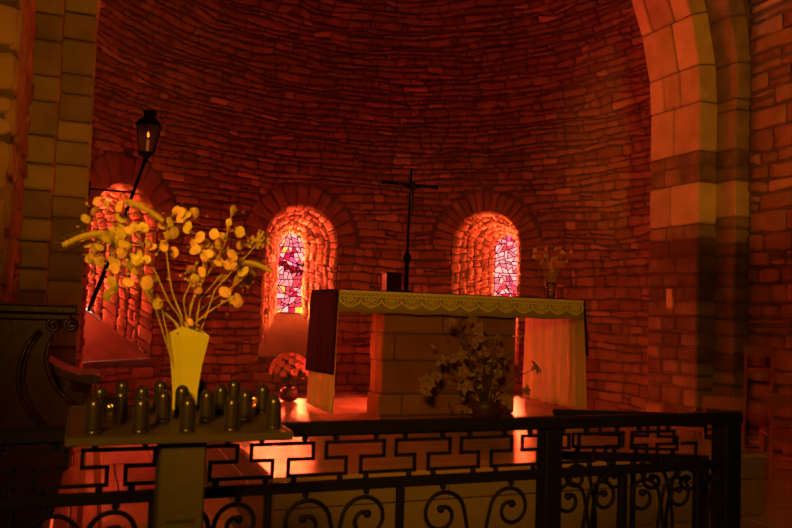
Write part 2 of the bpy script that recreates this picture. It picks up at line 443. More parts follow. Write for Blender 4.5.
for wi, (th, t, ring, shx, nv, HW, SPR, GHW, GT, GB) in enumerate(WINS):
    rw = random.Random(40 + wi)
    uc = th * R; N_ = V((sin(th), cos(th), 0)); S_ = V((cos(th), -sin(th), 0)); P0 = V((CX, CY, 0)) + N_ * R
    w = empty('window_%d' % (wi + 1), tuple(P0), LAB[wi], 'window', kind='structure')
    gm = lambda u, z, h: P0 + N_ * (t - h) + S_ * (u + shx) + V((0, 0, z))
    # glass
    mbk = MB()
    for poly in shatter(glass_outline(14), .0085, rw):
        for a, b in zip(poly, poly[1:] + poly[:1]):
            if (b - a).length < .004: continue
            d = (b - a).normalized(); nn = V((-d.y, d.x)) * .0085; a_ = a - d * .004; b_ = b + d * .004
            prism(mbk, [tuple(a_ - nn), tuple(b_ - nn), tuple(b_ + nn), tuple(a_ + nn)], gm, -.006, .006)
        q = inset(poly, .004)
        if not q or area(q) < 2e-4: continue
        c = sum(q, V((0, 0))) / len(q)
        r = rw.random()
        kind = 'white' if r < .26 else 'pale' if r < .52 else 'pink' if r < .74 else 'rose' if r < .83 else 'violet' if r < .93 else 'magenta' if r < .985 else 'yellow'
        if wi == 1:
            f = (c.x + GHW) / (2 * GHW)
            if abs(c.y - (1.98 - .13 * f)) < .045: kind = 'maroon'
            elif abs(c.y - 1.62) < .12 and .15 < f < .4: kind = 'yellow' if abs(c.y - 1.6) < .06 else 'pale'
            elif f > .6 and 1.35 < c.y < 1.8 and rw.random() < .4: kind = 'rose'
            elif c.y < 1.5 and rw.random() < .25: kind = 'magenta'
        elif kind == 'yellow': kind = 'violet' if wi == 2 else 'rose'
        mbp = MB(); prism(mbp, [tuple(x) for x in q], gm, -.004, .004); mbp.build('pane', GL[kind], w)
    mbk.build('leading', M['lead'], w)
    # iron frame round the glass
    fr = MB(); tube(fr, [gm(p.x, p.y, .006) for p in glass_outline(20)], .014, 5, True); fr.build('frame', M['lead'], w)
    # reveal: loft between the wall opening and the glass edge
    def oin(a):   # outline of the wall opening, a in 0..1
        L1 = SPR - SILL; L2 = pi * HW; T = 2 * L1 + L2; s = a * T
        if s < L1: return (-HW, SILL + s)
        if s < L1 + L2: g = pi - (s - L1) / HW; return (HW * cos(g), SPR + HW * sin(g))
        return (HW, SPR - (s - L1 - L2))
    def ogl(a):
        sp = GT - GHW; L1 = SPR - SILL; L2 = pi * HW; T = 2 * L1 + L2; s = a * T; e = GHW + .012
        if s < L1: return (-e, GB + (sp - GB) * s / L1)
        if s < L1 + L2: g = pi - (s - L1) / HW; return (e * cos(g), sp + e * sin(g))
        return (e, sp - (sp - GB) * (s - L1 - L2) / L1)
    TL = 2 * (SPR - SILL) + pi * HW
    def rev(u, v, h):
        a = min(max(u / TL, 0), 1); b = min(max(v / t, 0), 1)
        p = oin(a); q = ogl(a)
        A = apse(uc + p[0], p[1], 0); B = gm(q[0], q[1], 0)
        X = A.lerp(B, b)
        c = V((0, SPR)) if p[1] > SPR else V((0, p[1])); d = V((p[0], p[1])) - c; d.normalize()
        return X - (S_ * d.x + V((0, 0, d.y))) * h
    back = grid([TL * i / 48 for i in range(49)], [t * i / 6 for i in range(7)], rev); back.build('reveal_mortar', M['mortar'], w)
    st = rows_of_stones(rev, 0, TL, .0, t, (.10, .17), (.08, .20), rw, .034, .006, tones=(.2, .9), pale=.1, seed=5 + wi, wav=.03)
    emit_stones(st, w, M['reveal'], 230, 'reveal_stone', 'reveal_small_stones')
    # smooth sloping sill
    sl = MB(); nb = 8; vs = []
    for j in range(5):
        b = j / 4
        for i in range(nb + 1):
            f = i / nb; A = apse(uc - HW - .03 + 2 * (HW + .03) * f, SILL, .0); B = gm(-GHW - .04 + 2 * (GHW + .04) * f, GB - .005, 0)
            X = A.lerp(B, b); X.z += .05 * sin(pi * b) * .4; vs.append(X)
    fs = [(j * (nb + 1) + i, j * (nb + 1) + i + 1, (j + 1) * (nb + 1) + i + 1, (j + 1) * (nb + 1) + i) for j in range(4) for i in range(nb)]
    sl.add(vs, fs); sl.build('sill', M['plaster'], w, True)
    rg_ = MB(); vs = [apse(uc + rr * cos(pi * i / 30), SPR + rr * sin(pi * i / 30), -.006) for i in range(31) for rr in (HW - .004, HW + .2)]
    vs += [apse(uc + sg * (HW + e), z, -.006) for sg in (-1, 1) for z in (SILL, SPR + .1) for e in (-.004, .15)]
    rg_.add(vs, [(2 * i, 2 * i + 2, 2 * i + 3, 2 * i + 1) for i in range(30)] + [(62, 63, 65, 64), (66, 67, 69, 68)]); rg_.build('ring_mortar', M['mortar'], w)
    # voussoir ring
    for i in range(nv):
        g0 = pi * i / nv; g1 = pi * (i + 1) / nv; e = .005
        r1 = HW + ring * rw.uniform(.82, 1.0)
        pts = []
        ga, gb = g0 + e / HW, g1 - e / HW
        for (rr, g) in ((HW - .012, ga), (HW - .012, gb), (r1 - .02, gb - .006), (r1, gb - .02), (r1, ga + .02), (r1 - .02, ga + .006)):
            pts.append((uc + rr * cos(g), SPR + rr * sin(g)))
        mv = MB(); stone_mesh(mv, pts, apse, .03, .012, rw, rw.uniform(.0, .4)); mv.build('voussoir', M['stone'], w, True)
# ------------------------------------------------------------------ chancel arch: piers and ring (world x mirrored about CX)
CXA, AR = 3.06, 3.07; Y0, Y1, YF = 6.47, 7.27, 6.2
ZA = 3.71
def solid(name, parent, m, *b):
    mb = MB(); box(mb, *b); return mb.build(name, M[m], parent)
def pier(side, name, label):
    rp = random.Random(70 + (side > 0))
    o = empty(name, (CXA + side * (AR + .1), Y0, 0), label, 'pillar', kind='structure')
    mp = lambda u, v, w: V((CXA + side * (AR + u), v, w))    # u grows away from the opening
    mb = MB(); box(mb, .018, 1.4, Y0 + .018, Y1 - .02, -.02, ZA, m=mp); box(mb, .258, 3.2, YF + .018, Y0 + .1, 0, ZA, m=mp)
    mb.build('core', M['mortar'], o)
    def order(u0, u1, y0, y1, splits_light, splits_dark, off):
        z = 0
        while z < ZA - .01:
            if side > 0:
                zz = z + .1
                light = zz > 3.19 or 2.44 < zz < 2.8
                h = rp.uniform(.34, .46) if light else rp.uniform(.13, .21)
                if zz < 2.44: h = min(h, max(.12, 2.40 - z))
                elif zz < 2.8: h = 2.82 - z
                elif zz < 3.19: h = min(h, max(.1, 3.19 - z))
            else:
                light = True; h = rp.uniform(.15, .28)
            if ZA - (z + h) < .1: h = ZA - z
            n = splits_light if light else splits_dark
            n = max(1, n + rp.choice([-1, 0, 0]))
            cuts = [y0] + sorted(y0 + (y1 - y0) * ((i + 1 + rp.uniform(-.2, .2)) / n) for i in range(n - 1)) + [y1]
            for a, b in zip(cuts, cuts[1:]):
                g = .005; pr = rp.uniform(-.006, .008)
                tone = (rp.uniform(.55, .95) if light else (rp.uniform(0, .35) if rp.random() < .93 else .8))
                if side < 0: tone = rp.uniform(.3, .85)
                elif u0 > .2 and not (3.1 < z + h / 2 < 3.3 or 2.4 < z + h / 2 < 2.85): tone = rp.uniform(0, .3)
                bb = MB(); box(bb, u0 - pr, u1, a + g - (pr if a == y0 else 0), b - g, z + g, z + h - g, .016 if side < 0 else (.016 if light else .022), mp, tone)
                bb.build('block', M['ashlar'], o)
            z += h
    order(0, .26, Y0, Y1, 2, 3, 0)
    order(.24, .58, YF, Y0 + .05, 1, 1, 0)
    return o
pL = pier(-1, 'wall_chancel_left', 'squared stone pillar of the chancel arch beside the hanging lantern')
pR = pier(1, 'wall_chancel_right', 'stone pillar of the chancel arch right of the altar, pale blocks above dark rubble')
# small pale stone set in the jamb
mb = MB(); box(mb, -.012, .05, 6.84, 6.95, 1.43, 1.66, .012, lambda u, v, w: V((CXA + AR + u, v, w)), .95); mb.build('pale_block', M['ashlar'], pR)
arch = empty('chancel_arch', (CX, Y0, ZA), 'wide round chancel arch of large pale voussoirs framing the apse', 'arch', kind='structure')
ra = random.Random(5)
def ringmap(u, v, w):    # u angle*radius, v radial, w depth y
    g = u / AR; r = AR + v
    return V((CXA - r * cos(g), w, ZA + r * sin(g)))
def ring(r0, r1, y0, y1, n, ns):
    tot = pi * AR; cuts = [0] + [tot * (i + ra.uniform(-.15, .15)) / n for i in range(1, n)] + [tot]
    for a, b in zip(cuts, cuts[1:]):
        k = ra.choice(ns); dc = [y0] + [y0 + (y1 - y0) * ((i + 1) / k + ra.uniform(-.12, .12)) for i in range(k - 1)] + [y1]
        for c, d in zip(dc, dc[1:]):
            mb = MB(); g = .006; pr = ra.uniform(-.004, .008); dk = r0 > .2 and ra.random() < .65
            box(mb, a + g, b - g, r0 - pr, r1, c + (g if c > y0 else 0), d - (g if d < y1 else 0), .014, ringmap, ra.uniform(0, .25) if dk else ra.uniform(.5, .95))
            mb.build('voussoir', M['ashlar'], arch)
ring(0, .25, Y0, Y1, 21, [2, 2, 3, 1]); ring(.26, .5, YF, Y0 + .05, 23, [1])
mb = MB()
n = 40
for (r0, y0) in ((.02, Y0 + .02), (.28, YF + .02)):
    for i in range(n):
        a, b = pi * AR * i / n, pi * AR * (i + 1) / n
        box(mb, a, b, r0, 1.6, y0, Y1 - .01, 0, ringmap)
mb.build('core', M['mortar'], arch)
# wall above the arch
ga = MB(); k = 40
vs = []; 
for i in range(k + 1):
    g = pi * i / k
    vs.append(V((CXA - (AR + .48) * cos(g), YF + .06, ZA + (AR + .48) * sin(g))))
    dx, dz = -cos(g), sin(g); tt = min((6.3 / abs(dx)) if abs(dx) > 1e-6 else 99, (5.4 / dz) if dz > 1e-6 else 99)
    vs.append(V((CXA + dx * tt, YF + .06, ZA + dz * tt)))
ga.add(vs, [(2 * i, 2 * i + 2, 2 * i + 3, 2 * i + 1) for i in range(k)])
wall_arch = ga.build('wall_chancel', M['mortar']); tag(wall_arch, 'stone wall of the nave above the chancel arch', 'wall', kind='structure')
# ------------------------------------------------------------------ nave side walls
def side_wall(side, name, label, X):
    rp = random.Random(90 + side)
    o = empty(name, (X, 4.5, 0), label, 'wall', kind='structure')
    if side < 0:
        m = lambda u, v, h: V((X + h, u, v))
    else:
        m = lambda u, v, h: V((X - h, u, v))
    y0 = 4.9 if side < 0 else 2.6
    mb = MB(); vs = [m(y0, 0, 0), m(YF + .3, 0, 0), m(YF + .3, 8, 0), m(y0, 8, 0)]; mb.add(vs, [(0, 1, 2, 3)]); mb.build('mortar', M['mortar'], o)
    st = rows_of_stones(m, y0, YF, 0, 5.6, (.13, .24), (.22, .55), rp, .03, .008, seed=20 + side, tones=(.1, .6) if side < 0 else (.0, .45), pale=.1)
    emit_stones(st, o, M['stone'], 250)
    return o
wl = side_wall(-1, 'wall_left', 'rough nave wall stones receding between the near buttress and the left chancel pillar', -.46)
wr = side_wall(1, 'wall_right', 'dark rubble nave wall right of the chancel arch, behind the chairs', 6.57)
# plain shell of the nave behind and above the camera
for nm, lab, b in (('wall_nave_left', 'plain far left wall of the nave', (-3.2, -3.0, -5, YF + .1, 0, 9)), ('wall_nave_right', 'plain far right wall of the nave', (9.2, 9.4, -5, YF + .1, 0, 9)),
                   ('wall_back', 'plain back wall of the nave behind the camera', (-3.2, 9.4, -5.2, -5, 0, 9)), ('ceiling_nave', 'plain vault over the nave', (-3.2, 9.4, -5.2, YF + .1, 9, 9.2))):
    mb = MB(); box(mb, *b); o = mb.build(nm, M['mortar']); tag(o, lab, 'ceiling' if 'ceil' in nm else 'wall', kind='structure')
# near buttress at the left edge, large bright stones
bt = empty('wall_buttress', (-.6, 4.4, 0), 'rough buttress of big yellow-lit stones at the left edge of the view', 'pillar', kind='structure')
mb = MB(); box(mb, -1.3, -.395, 4.42, 4.95, 0, 6); mb.build('core', M['mortar'], bt)
rb = random.Random(3)
fm = lambda u, v, h: V((u, 4.42 - h, v)); sm = lambda u, v, h: V((-.395 + h, u, v))
emit_stones(rows_of_stones(fm, -1.3, -.38, 0, 5.4, (.2, .36), (.3, .5), rb, .04, .01, seed=31, tones=(.5, .95)), bt, M['stone'])
emit_stones(rows_of_stones(sm, 4.4, 4.94, 0, 5.4, (.2, .34), (.2, .3), rb, .022, .01, seed=32, tones=(.2, .7)), bt, M['stone'])
# ------------------------------------------------------------------ floors and platform
floor = empty('floor', (3, 5, 0), 'reddish stone floor of nave and sanctuary around the altar platform', 'floor', kind='structure')
mb = MB(); box(mb, -3.2, 9.4, -5.2, 12.6, -.2, -.012); mb.build('bed', M['mortar'], floor)
rf = random.Random(8)
TS = .6; tiles = []
yy = 1.2
while yy < 11.6:
    xx = -1.2 + (.3 if int(yy / TS) % 2 else 0)
    while xx < 7.2:
        if not (.98 - .1 < xx and xx + TS < 4.6 and yy > 3.95 and yy + TS < 7.3) and not (yy > 7.75 and (xx + .3 - CX) ** 2 + (yy + .3 - CY) ** 2 > 4.4 ** 2):
            t = MB(); box(t, xx + .004, xx + TS - .004, yy + .004, yy + TS - .004, -.05, 0 + rf.uniform(-.002, .001), .004, tone=rf.uniform(.1, .9)); tiles.append(t)
        xx += TS
    yy += TS
for t in tiles[:300]: t.build('tile', M['tile'], floor)
rest = MB()
for t in tiles[300:]:
    b = len(rest.v); rest.v += t.v; rest.f += [tuple(x + b for x in f) for f in t.f]; rest.t += t.t
if rest.v: rest.build('far_tiles', M['tile'], floor)['kind'] = 'stuff'
PZ = .42; PX0, PX1, PY0, PY1 = .98, 4.40, 4.0, 7.26
plat = empty('altar_platform', (2.7, 5.6, 0), 'raised platform with polished boards carrying the altar, stone-faced front step', 'platform', kind='structure')
solid('core', plat, 'mortar', PX0 + .03, PX1 - .03, PY0 + .03, PY1 - .03, 0.001, PZ - .03)
y = PY0
while y < PY1 - .01:
    x = PX0 - rf.uniform(0, .8); y2 = min(y + .16, PY1)
    while x < PX1:
        L = rf.uniform(1.0, 1.7); a, b = max(x, PX0 - .012), min(x + L, PX1 + .012)
        if PX1 - b < .2: b = PX1 + .012
        if b - a > .1:
            mb = MB(); box(mb, a + .001, b - .001, y + .0012 - (.012 if y == PY0 else 0), y2 - .0012, PZ - .03, PZ, .0018, tone=rf.uniform(.0, 1)); mb.build('plank', M['plank'], plat)
        if b >= PX1: break
        x = b
    y = y2
for z0, z1 in ((0.002, .245), (.25, PZ - .031)):
    x = PX0
    while x < PX1 - .01:
        x2 = min(x + rf.uniform(.7, 1.1), PX1)
        if PX1 - x2 < .3: x2 = PX1
        mb = MB(); box(mb, x + .002, x2 - .002, PY0 + (.0 if z0 > .1 else -.004), PY0 + .04, z0, z1, .004, tone=rf.uniform(.2, .8)); mb.build('riser_slab', M['riser'], plat); x = x2
    for xs in (PX0, PX1 - .04):
        yv = PY0 + .04
        while yv < PY1 - .01:
            y2 = min(yv + 1.05, PY1); mb = MB(); box(mb, xs, xs + .04, yv + .002, y2 - .002, z0, z1, .004, tone=rf.uniform(.2, .8)); mb.build('riser_slab', M['riser'], plat); yv = y2
# ------------------------------------------------------------------ altar
AX0, AX1, AY0, AY1, AZ = 1.907, 4.247, 5.917, 6.87, 1.457
altar = empty('altar', (3, 6.4, PZ), 'stone altar table on a pier of squared blocks, under the lace-edged cloth', 'altar')
mb = MB(); box(mb, AX0 + .02, AX1 - .02, AY0 + .02, AY1 - .02, 1.30, AZ - .012, .01, tone=.4); mb.build('table_slab', M['ashlar'], altar)
solid('core', altar, 'mortar', 2.35, 3.60, 6.05, 6.28, PZ, 1.30)
ral = random.Random(6)
for (z0, z1, cuts) in ((PZ, .60, [2.32, 2.54, 3.63]), (.60, .88, [2.34, 2.90, 3.63]), (.88, 1.11, [2.33, 2.46, 3.63]), (1.11, 1.30, [2.34, 2.90, 3.63])):
    for a, b in zip(cuts, cuts[1:]):
        mb = MB(); box(mb, a + .005, b - .005, 6.03, 6.17, z0 + .005, z1 - .005, .010, tone=ral.uniform(.3, .6)); mb.build('block', M['altarstone'], altar)
        mb = MB(); box(mb, a + .004, b - .004, 6.175, 6.31, z0 + .003, z1 - .004, .008, tone=ral.uniform(.3, .6)); mb.build('block', M['altarstone'], altar)
def cloth(name, material, parent, pts, thick=.004):
    """pts: rows of points"""
    r = len(pts); c = len(pts[0]); mb = MB(); mb.add([p for row in pts for p in row], [(j * c + i, j * c + i + 1, (j + 1) * c + i + 1, (j + 1) * c + i) for j in range(r - 1) for i in range(c - 1)])
    o = mb.build(name, material, parent, True)
    s = o.modifiers.new('thickness', 'SOLIDIFY'); s.thickness = thick; s.offset = 0
    return o
lin = empty('altar_cloth', (3, 6.4, AZ), 'white linen altar cloth edged with wide lace, hanging at both ends of the altar', 'tablecloth')
def drop(x, ztop, zbot, side, flare, amp, folds, seed, y0=AY0, y1=AY1, skew=0, n=60, rows=14):
    rr = random.Random(seed); ph = rr.uniform(0, 6); P = []
    for j in range(rows + 1):
        f = j / rows; row = []
        for i in range(n + 1):
            s = i / n; yv = y0 + (y1 - y0) * s
            a = amp * (f ** .7) * (sin(2 * pi * folds * s + ph) * .6 + .4 * sin(2 * pi * folds * 1.73 * s + ph * 2 + f))
            z = ztop + (zbot - ztop + skew * s) * f
            row.append(V((x + side * (flare * f + a + amp * .6 * f), yv + (.03 * f * sin(9 * s + seed)) + side * 0, z)))
        P.append(row)
    return P
cloth('left_drop', M['linen_dense'], lin, drop(AX0 - .0, 1.45, .455, -1, .0, .022, 6, 3, skew=-.0, y0=AY0 - .02, y1=AY1 - .2), .004)
cloth('right_drop', M['linen'], lin, drop(AX1 + .004, 1.45, .455, 1, .0, .06, 8, 4, y1=AY1 + .06), .004)
flat = [[V((AX0 - .004 + (AX1 - AX0 + .008) * i / 20, AY0 - .004 + (AY1 - AY0 + .004) * j / 6, AZ - .008)) for i in range(21)] for j in range(7)]
cloth('top_sheet', M['linen'], lin, flat, .004)
fb = []
for j in range(5):
    f = j / 4; fb.append([V((AX0 - .004 + (AX1 - AX0 + .008) * i / 120, AY0 - .006 - .006 * f - .004 * f * sin(i * .55), AZ - .008 - .172 * f + .004 * sin(i * .3))) for i in range(121)])
cloth('front_band', M['band'], lin, fb, .004)
# lace of loops and scallops
lc = MB(); LY = AY0 - .019
def ribbon(mb, pts, w, closed=False, th=.004):
    tube(mb, pts, w, 4, closed)
nsc = 13; pw = (AX1 - AX0) / nsc; ztop = AZ - .006
lm = lambda x, z: V((x, LY, z))
box(lc, AX0 - .004, AX1 + .004, LY - .003, LY + .012, ztop - .014, ztop + .003)
for k in range(nsc * 4):
    x = AX0 + pw / 4 * (k + .5)
    ribbon(lc, [lm(x + .016 * cos(a), ztop - .029 + .014 * sin(a)) for a in [2 * pi * i / 8 for i in range(8)]], .0062, True)
ribbon(lc, [lm(AX0, ztop - .045), lm(AX1, ztop - .045)], .0055)
for k in range(nsc):
    xc = AX0 + pw * (k + .5); zc = ztop - .052
    for q in range(5):
        g = pi + pi * (q + .5) / 5; L = .036 if q in (0, 4) else .042 if q in (1, 3) else .048
        c = V((cos(g), sin(g))) ; pr = V((-c.y, c.x))
        pts = []
        for i in range(10):
            a = 2 * pi * i / 10; e = c * (L * .62 + L * .42 * cos(a)) * 1.28 + pr * (.0145 * sin(a))
            pts.append(lm(xc + e.x * 1.25, zc + e.y))
        ribbon(lc, pts, .0062, True)
    pts = [lm(xc + (pw / 2) * cos(g) * 1.0, zc + .074 * sin(g) * (1 - .06 * cos(6 * (g - pi)))) for g in [pi + pi * i / 18 for i in range(19)]]
    ribbon(lc, pts, .0085)
    ball(lc, lm(xc, zc - .008), .009, 6, 4)
lc.build('lace', M['lace'], lin)
pur = empty('altar_overlay', (2.2, 6.4, AZ), 'dark purple overlay cloth on the altar top, falling over its left end', 'cloth')
flat = [[V((AX0 - .012 + (AX1 - AX0 + .03) * i / 20, AY0 - .026 + (AY1 - AY0 + .026) * j / 6, AZ + .001)) for i in range(21)] for j in range(7)]
cloth('top_sheet', M['purple'], pur, flat, .006)
cloth('left_drop', M['purple'], pur, drop(AX0 - .016, AZ, .775, -1, .016, .006, 7, 5, y0=AY0 - .02, y1=AY1 - .2, skew=-.03), .005)
cloth('right_drop', M['purple'], pur, drop(AX1 + .016, AZ, .95, 1, .05, .008, 7, 6, y0=AY0 - .02), .005)
# ------------------------------------------------------------------ on the altar
cb = at(406, 289, 6.42); cxp = cb.x
cr = empty('crucifix', (cxp, 6.42, AZ + .004), 'tall thin dark standing crucifix on the altar', 'crucifix')
H = at(406, 168, 6.42).z - AZ
g = lambda z: AZ + .004 + z
mb = MB(); lathe(mb, [(.055, 0), (.058, .008), (.05, .018), (.022, .03), (.02, .26), (.024, .28), (.034, .30), (.036, .33), (.026, .355), (.018, .37), (.014, .385)], (cxp, 6.42, AZ + .004), 14); mb.build('base', M['iron'], cr, True)
mb = MB(); tube(mb, [(cxp, 6.42, g(.38)), (cxp + .012, 6.42, g(H))], [.013, .012], 8); mb.build('shaft', M['iron'], cr, True)
cz = g(H - .155)
mb = MB(); box(mb, cxp - .27, cxp + .28, 6.41, 6.43, cz - .012, cz + .012, .005); 
for s in (-1, 1): box(mb, cxp + .005 + s * .265 - .012, cxp + .005 + s * .265 + .012, 6.405, 6.435, cz - .017, cz + .017, .005)
mb.build('crossbar', M['iron'], cr)
mb = MB()
c0 = V((cxp + .012, 6.395, 0))
tube(mb, [c0 + V((.005, 0, cz - .28)), c0 + V((.012, -.012, cz - .22)), c0 + V((0, -.006, cz - .15)), c0 + V((.0, -.004, cz - .09)), c0 + V((0, -.004, cz - .045)), c0 + V((0, -.004, cz - .02))], [.008, .014, .019, .02, .026, .012], 8)
for s in (-1, 1): tube(mb, [c0 + V((s * .015, 0, cz - .04)), c0 + V((s * .07, 0, cz - .02)), c0 + V((s * .13, .004, cz + .004))], [.011, .009, .006], 6)
ball(mb, c0 + V((.01, -.01, cz + .008)), .02, 8, 6, 1.2)
mb.build('corpus', M['corpus'], cr, True)
# small dark box and a stubby candle beside it
p0 = at(384, 289, 6.72); p1 = at(400, 273, 6.72)
bk = empty('missal_stand', (.5 * (p0.x + p1.x), 6.72, AZ + .004), 'small dark wooden box standing on the altar left of the crucifix', 'box')
mb = MB(); box(mb, p0.x, p1.x, 6.66, 6.80, AZ + .004, p1.z - .012, .004); mb.build('case', M['wood'], bk)
mb = MB(); box(mb, p0.x - .008, p1.x + .008, 6.65, 6.81, p1.z - .012, p1.z, .003); mb.build('lid', M['wood'], bk)
def disc(mb, c, r, nrm, thick=.0012, n=12, el=1.15, roll=0, dish=.06):
    nrm = V(nrm).normalized(); a = nrm.orthogonal().normalized(); a.rotate(Matrix.Rotation(roll, 3, nrm)); b = nrm.cross(a)
    vs = [V(c) + nrm * (thick + dish * r)] + [V(c) + (a * cos(2 * pi * k / n) * el + b * sin(2 * pi * k / n)) * r for k in range(n)] + [V(c) - nrm * (thick - dish * r)]
    fs = [(0, 1 + k, 1 + (k + 1) % n) for k in range(n)] + [(n + 1, 1 + (k + 1) % n, 1 + k) for k in range(n)]
    mb.add(vs, fs)
gv = at(551, 294, 6.25); gx = gv.x
gl = empty('glass_vase', (gx, 6.25, AZ + .004), 'small clear glass tumbler on the right end of the altar holding dried flowers', 'vase')
mb = MB(); zb = AZ + .005
lathe(mb, [(.040, 0), (.043, .004), (.049, .08), (.058, .158), (.055, .158), (.046, .08), (.038, .02), (.001, .018)], (gx, 6.25, zb), 20); mb.build('tumbler', M['glass'], gl, True)
rg = random.Random(14)
dsp = empty('dried_posy', (gx, 6.25, zb + .02), 'small posy of dried round seed pods in the glass on the altar', 'flowers')
mb = MB(); heads = []
for i in range(32):
    px, py = rg.gauss(552, 9), rg.uniform(247, 273); px += (px - 552) * (272 - py) / 60
    q = at(min(max(px, 534), 571), py, 6.25 + rg.uniform(-.1, .1)); heads.append(q)
    tube(mb, [(gx + rg.uniform(-.02, .02), 6.25 + rg.uniform(-.02, .02), zb + .025), V((gx, 6.25, zb + .15)).lerp(q, .25), q], .0022, 5)
mb.build('stems', M['stem'], dsp)
for q in heads:
    mb = MB(); disc(mb, q, rg.uniform(.013, .021), (rg.uniform(-.6, .6), -1, rg.uniform(-.4, .4)), n=10); mb.build('seed_pod', M['pod'], dsp)
# ------------------------------------------------------------------ lilies in front of the altar
def petal_flower(mb, c, r, nrm, rnd, n=6, w=.34, curl=.35):
    nrm = V(nrm).normalized(); a = nrm.orthogonal().normalized(); b = nrm.cross(a); c = V(c); r0 = rnd.uniform(0, 2)
    for k in range(n):
        g = r0 + 2 * pi * k / n; d = a * cos(g) + b * sin(g); s = nrm.cross(d); L = r * rnd.uniform(.8, 1.1)
        p = [c, c + d * L * .45 + nrm * L * .35, c + d * L - nrm * L * curl * rnd.uniform(0, 1) + nrm * L * .3]
        vs = [p[0] - s * L * .08, p[0] + s * L * .08, p[1] - s * L * w, p[1] + s * L * w, p[2], p[1] - nrm * .006 + d * .003]
        mb.add(vs, [(0, 1, 3, 2), (2, 3, 4), (0, 2, 5), (1, 5, 3), (2, 4, 5), (3, 5, 4), (0, 5, 1)])
PYF = 5.55
lp = at(484, 428, PYF); lx = lp.x
pot = empty('flower_pot', (lx, PYF, PZ), 'dark round pot on the platform in front of the altar', 'pot')
mb = MB(); lathe(mb, [(.07, 0), (.085, .01), (.11, .12), (.12, .17), (.112, .17), (.1, .12), (.001, .10)], (lx, PYF, PZ + .002), 20); mb.build('body', M['pot'], pot, True)
mb = MB(); lathe(mb, [(.118, .165), (.128, .17), (.128, .182), (.112, .182), (.112, .168)], (lx, PYF, PZ + .002), 20); mb.build('rim', M['pot'], pot, True)
lil = empty('lily_arrangement', (lx, PYF, PZ + .12), 'tall loose arrangement of cream lilies and foliage in front of the altar pier', 'flowers')
rl = random.Random(21)
FL = [(451, 322, 5), (459, 321, 6), (472, 320, 5), (478, 330, 6), (476, 343, 6), (482, 338, 5), (484, 352, 7), (462, 356, 6), (498, 338, 5), (497, 347, 5), (491, 362, 6), (441, 360, 7), (453, 358, 6), (437, 376, 7),
      (428, 382, 7), (426, 390, 6), (463, 372, 7), (470, 378, 8), (478, 372, 6), (466, 386, 7), (461, 396, 6), (486, 370, 6), (498, 372, 6), (503, 362, 6), (500, 352, 5), (494, 384, 6), (502, 396, 6), (508, 403, 6), (474, 398, 6), (489, 398, 6), (480, 388, 6), (497, 410, 5), (462, 408, 5), (535, 369, 8), (526, 390, 6)]
sm_ = MB(); top = V((lx, PYF, PZ + .16))
for i, (px, py, s) in enumerate(FL):
    q = at(px, py, PYF + rl.uniform(-.16, .12)); mid = top.lerp(q, .5) + V((0, 0, .05))
    tube(sm_, [top + V((rl.uniform(-.05, .05), rl.uniform(-.04, .04), -.05)), mid, q], [.004, .003, .0025], 5)
    mb = MB(); r = s * .0105 * rl.uniform(.9, 1.15); petal_flower(mb, q, r, (rl.uniform(-1.2, 1.2), -1, rl.uniform(-.8, .9)), rl, n=rl.choice([4, 5, 6]), w=rl.uniform(.3, .44), curl=rl.uniform(.2, .9)); mb.build('blossom', M['petal'], lil)
sm_.build('stems', M['leaf'], lil)
for i in range(46):
    px = rl.gauss(478, 17); py = rl.uniform(335, 415); q = at(px, py, PYF + rl.uniform(-.12, .12)); mb = MB()
    d = V((rl.uniform(-1, 1), rl.uniform(-.6, .3), rl.uniform(-.2, 1))).normalized() * rl.uniform(.04, .08); s = d.cross(V((0, 1, 0))).normalized() * .014
    mb.add([q, q + d * .5 + s, q + d, q + d * .5 - s, q + d * .5 + V((0, -.004, 0))], [(0, 1, 4), (1, 2, 4), (2, 3, 4), (3, 0, 4), (0, 3, 2, 1)]); mb.build('leaf', M['leaf'] if i % 2 else M['stem'], lil)
# pink chrysanthemums by the left of the altar
KY = 7.1; kx = at(289, 390, KY)
ch = empty('pink_chrysanthemums', (kx.x, KY, PZ), 'round bunch of pink chrysanthemums in a dark pot below the left stained glass', 'flowers')
mb = MB(); lathe(mb, [(.05, 0), (.075, .012), (.088, .06), (.08, .10), (.06, .125), (.055, .125), (.001, .11)], (kx.x, KY, PZ + .002), 18); mb.build('pot', M['pot'], ch, True)
rc = random.Random(9)
sm_ = MB(); cc = V((kx.x, KY, PZ + .275))
for i in range(42):
    g = i * 2.399963; f = (i + .5) / 42; zc = 1 - 1.25 * f; rr = sqrt(max(0, 1 - zc * zc)) if zc > -.3 else .93
    c = cc + V((rr * cos(g) * .165, rr * sin(g) * .15, zc * .13 + .02)); n = (c - cc + V((0, 0, .03))).normalized()
    mb = MB()
    for ringk, (rad, up) in enumerate(((.05, .0), (.04, .4), (.026, .9))):
        petal_flower(mb, c, rad, n, rc, n=11, w=.16, curl=-.2 - up * .6)
    ball(mb, c + n * .005, .012, 7, 5); mb.build('blossom', M['pink'], ch)
    tube(sm_, [(kx.x, KY, PZ + .1), c], .003, 4)
ball(sm_, cc + V((0, 0, .02)), .12, 12, 8); sm_.build('stems', M['leaf'], ch)
for i in range(14):
    g = rc.uniform(0, 6.3); q = cc + V((cos(g) * .09, sin(g) * .09, -.06)); d = V((cos(g), sin(g), rc.uniform(-.8, .2))) * .06; s = V((-sin(g), cos(g), 0)) * .018
    mb = MB(); mb.add([q, q + d * .5 + s, q + d, q + d * .5 - s], [(0, 1, 2, 3)]); mb.build('leaf', M['leaf'], ch)
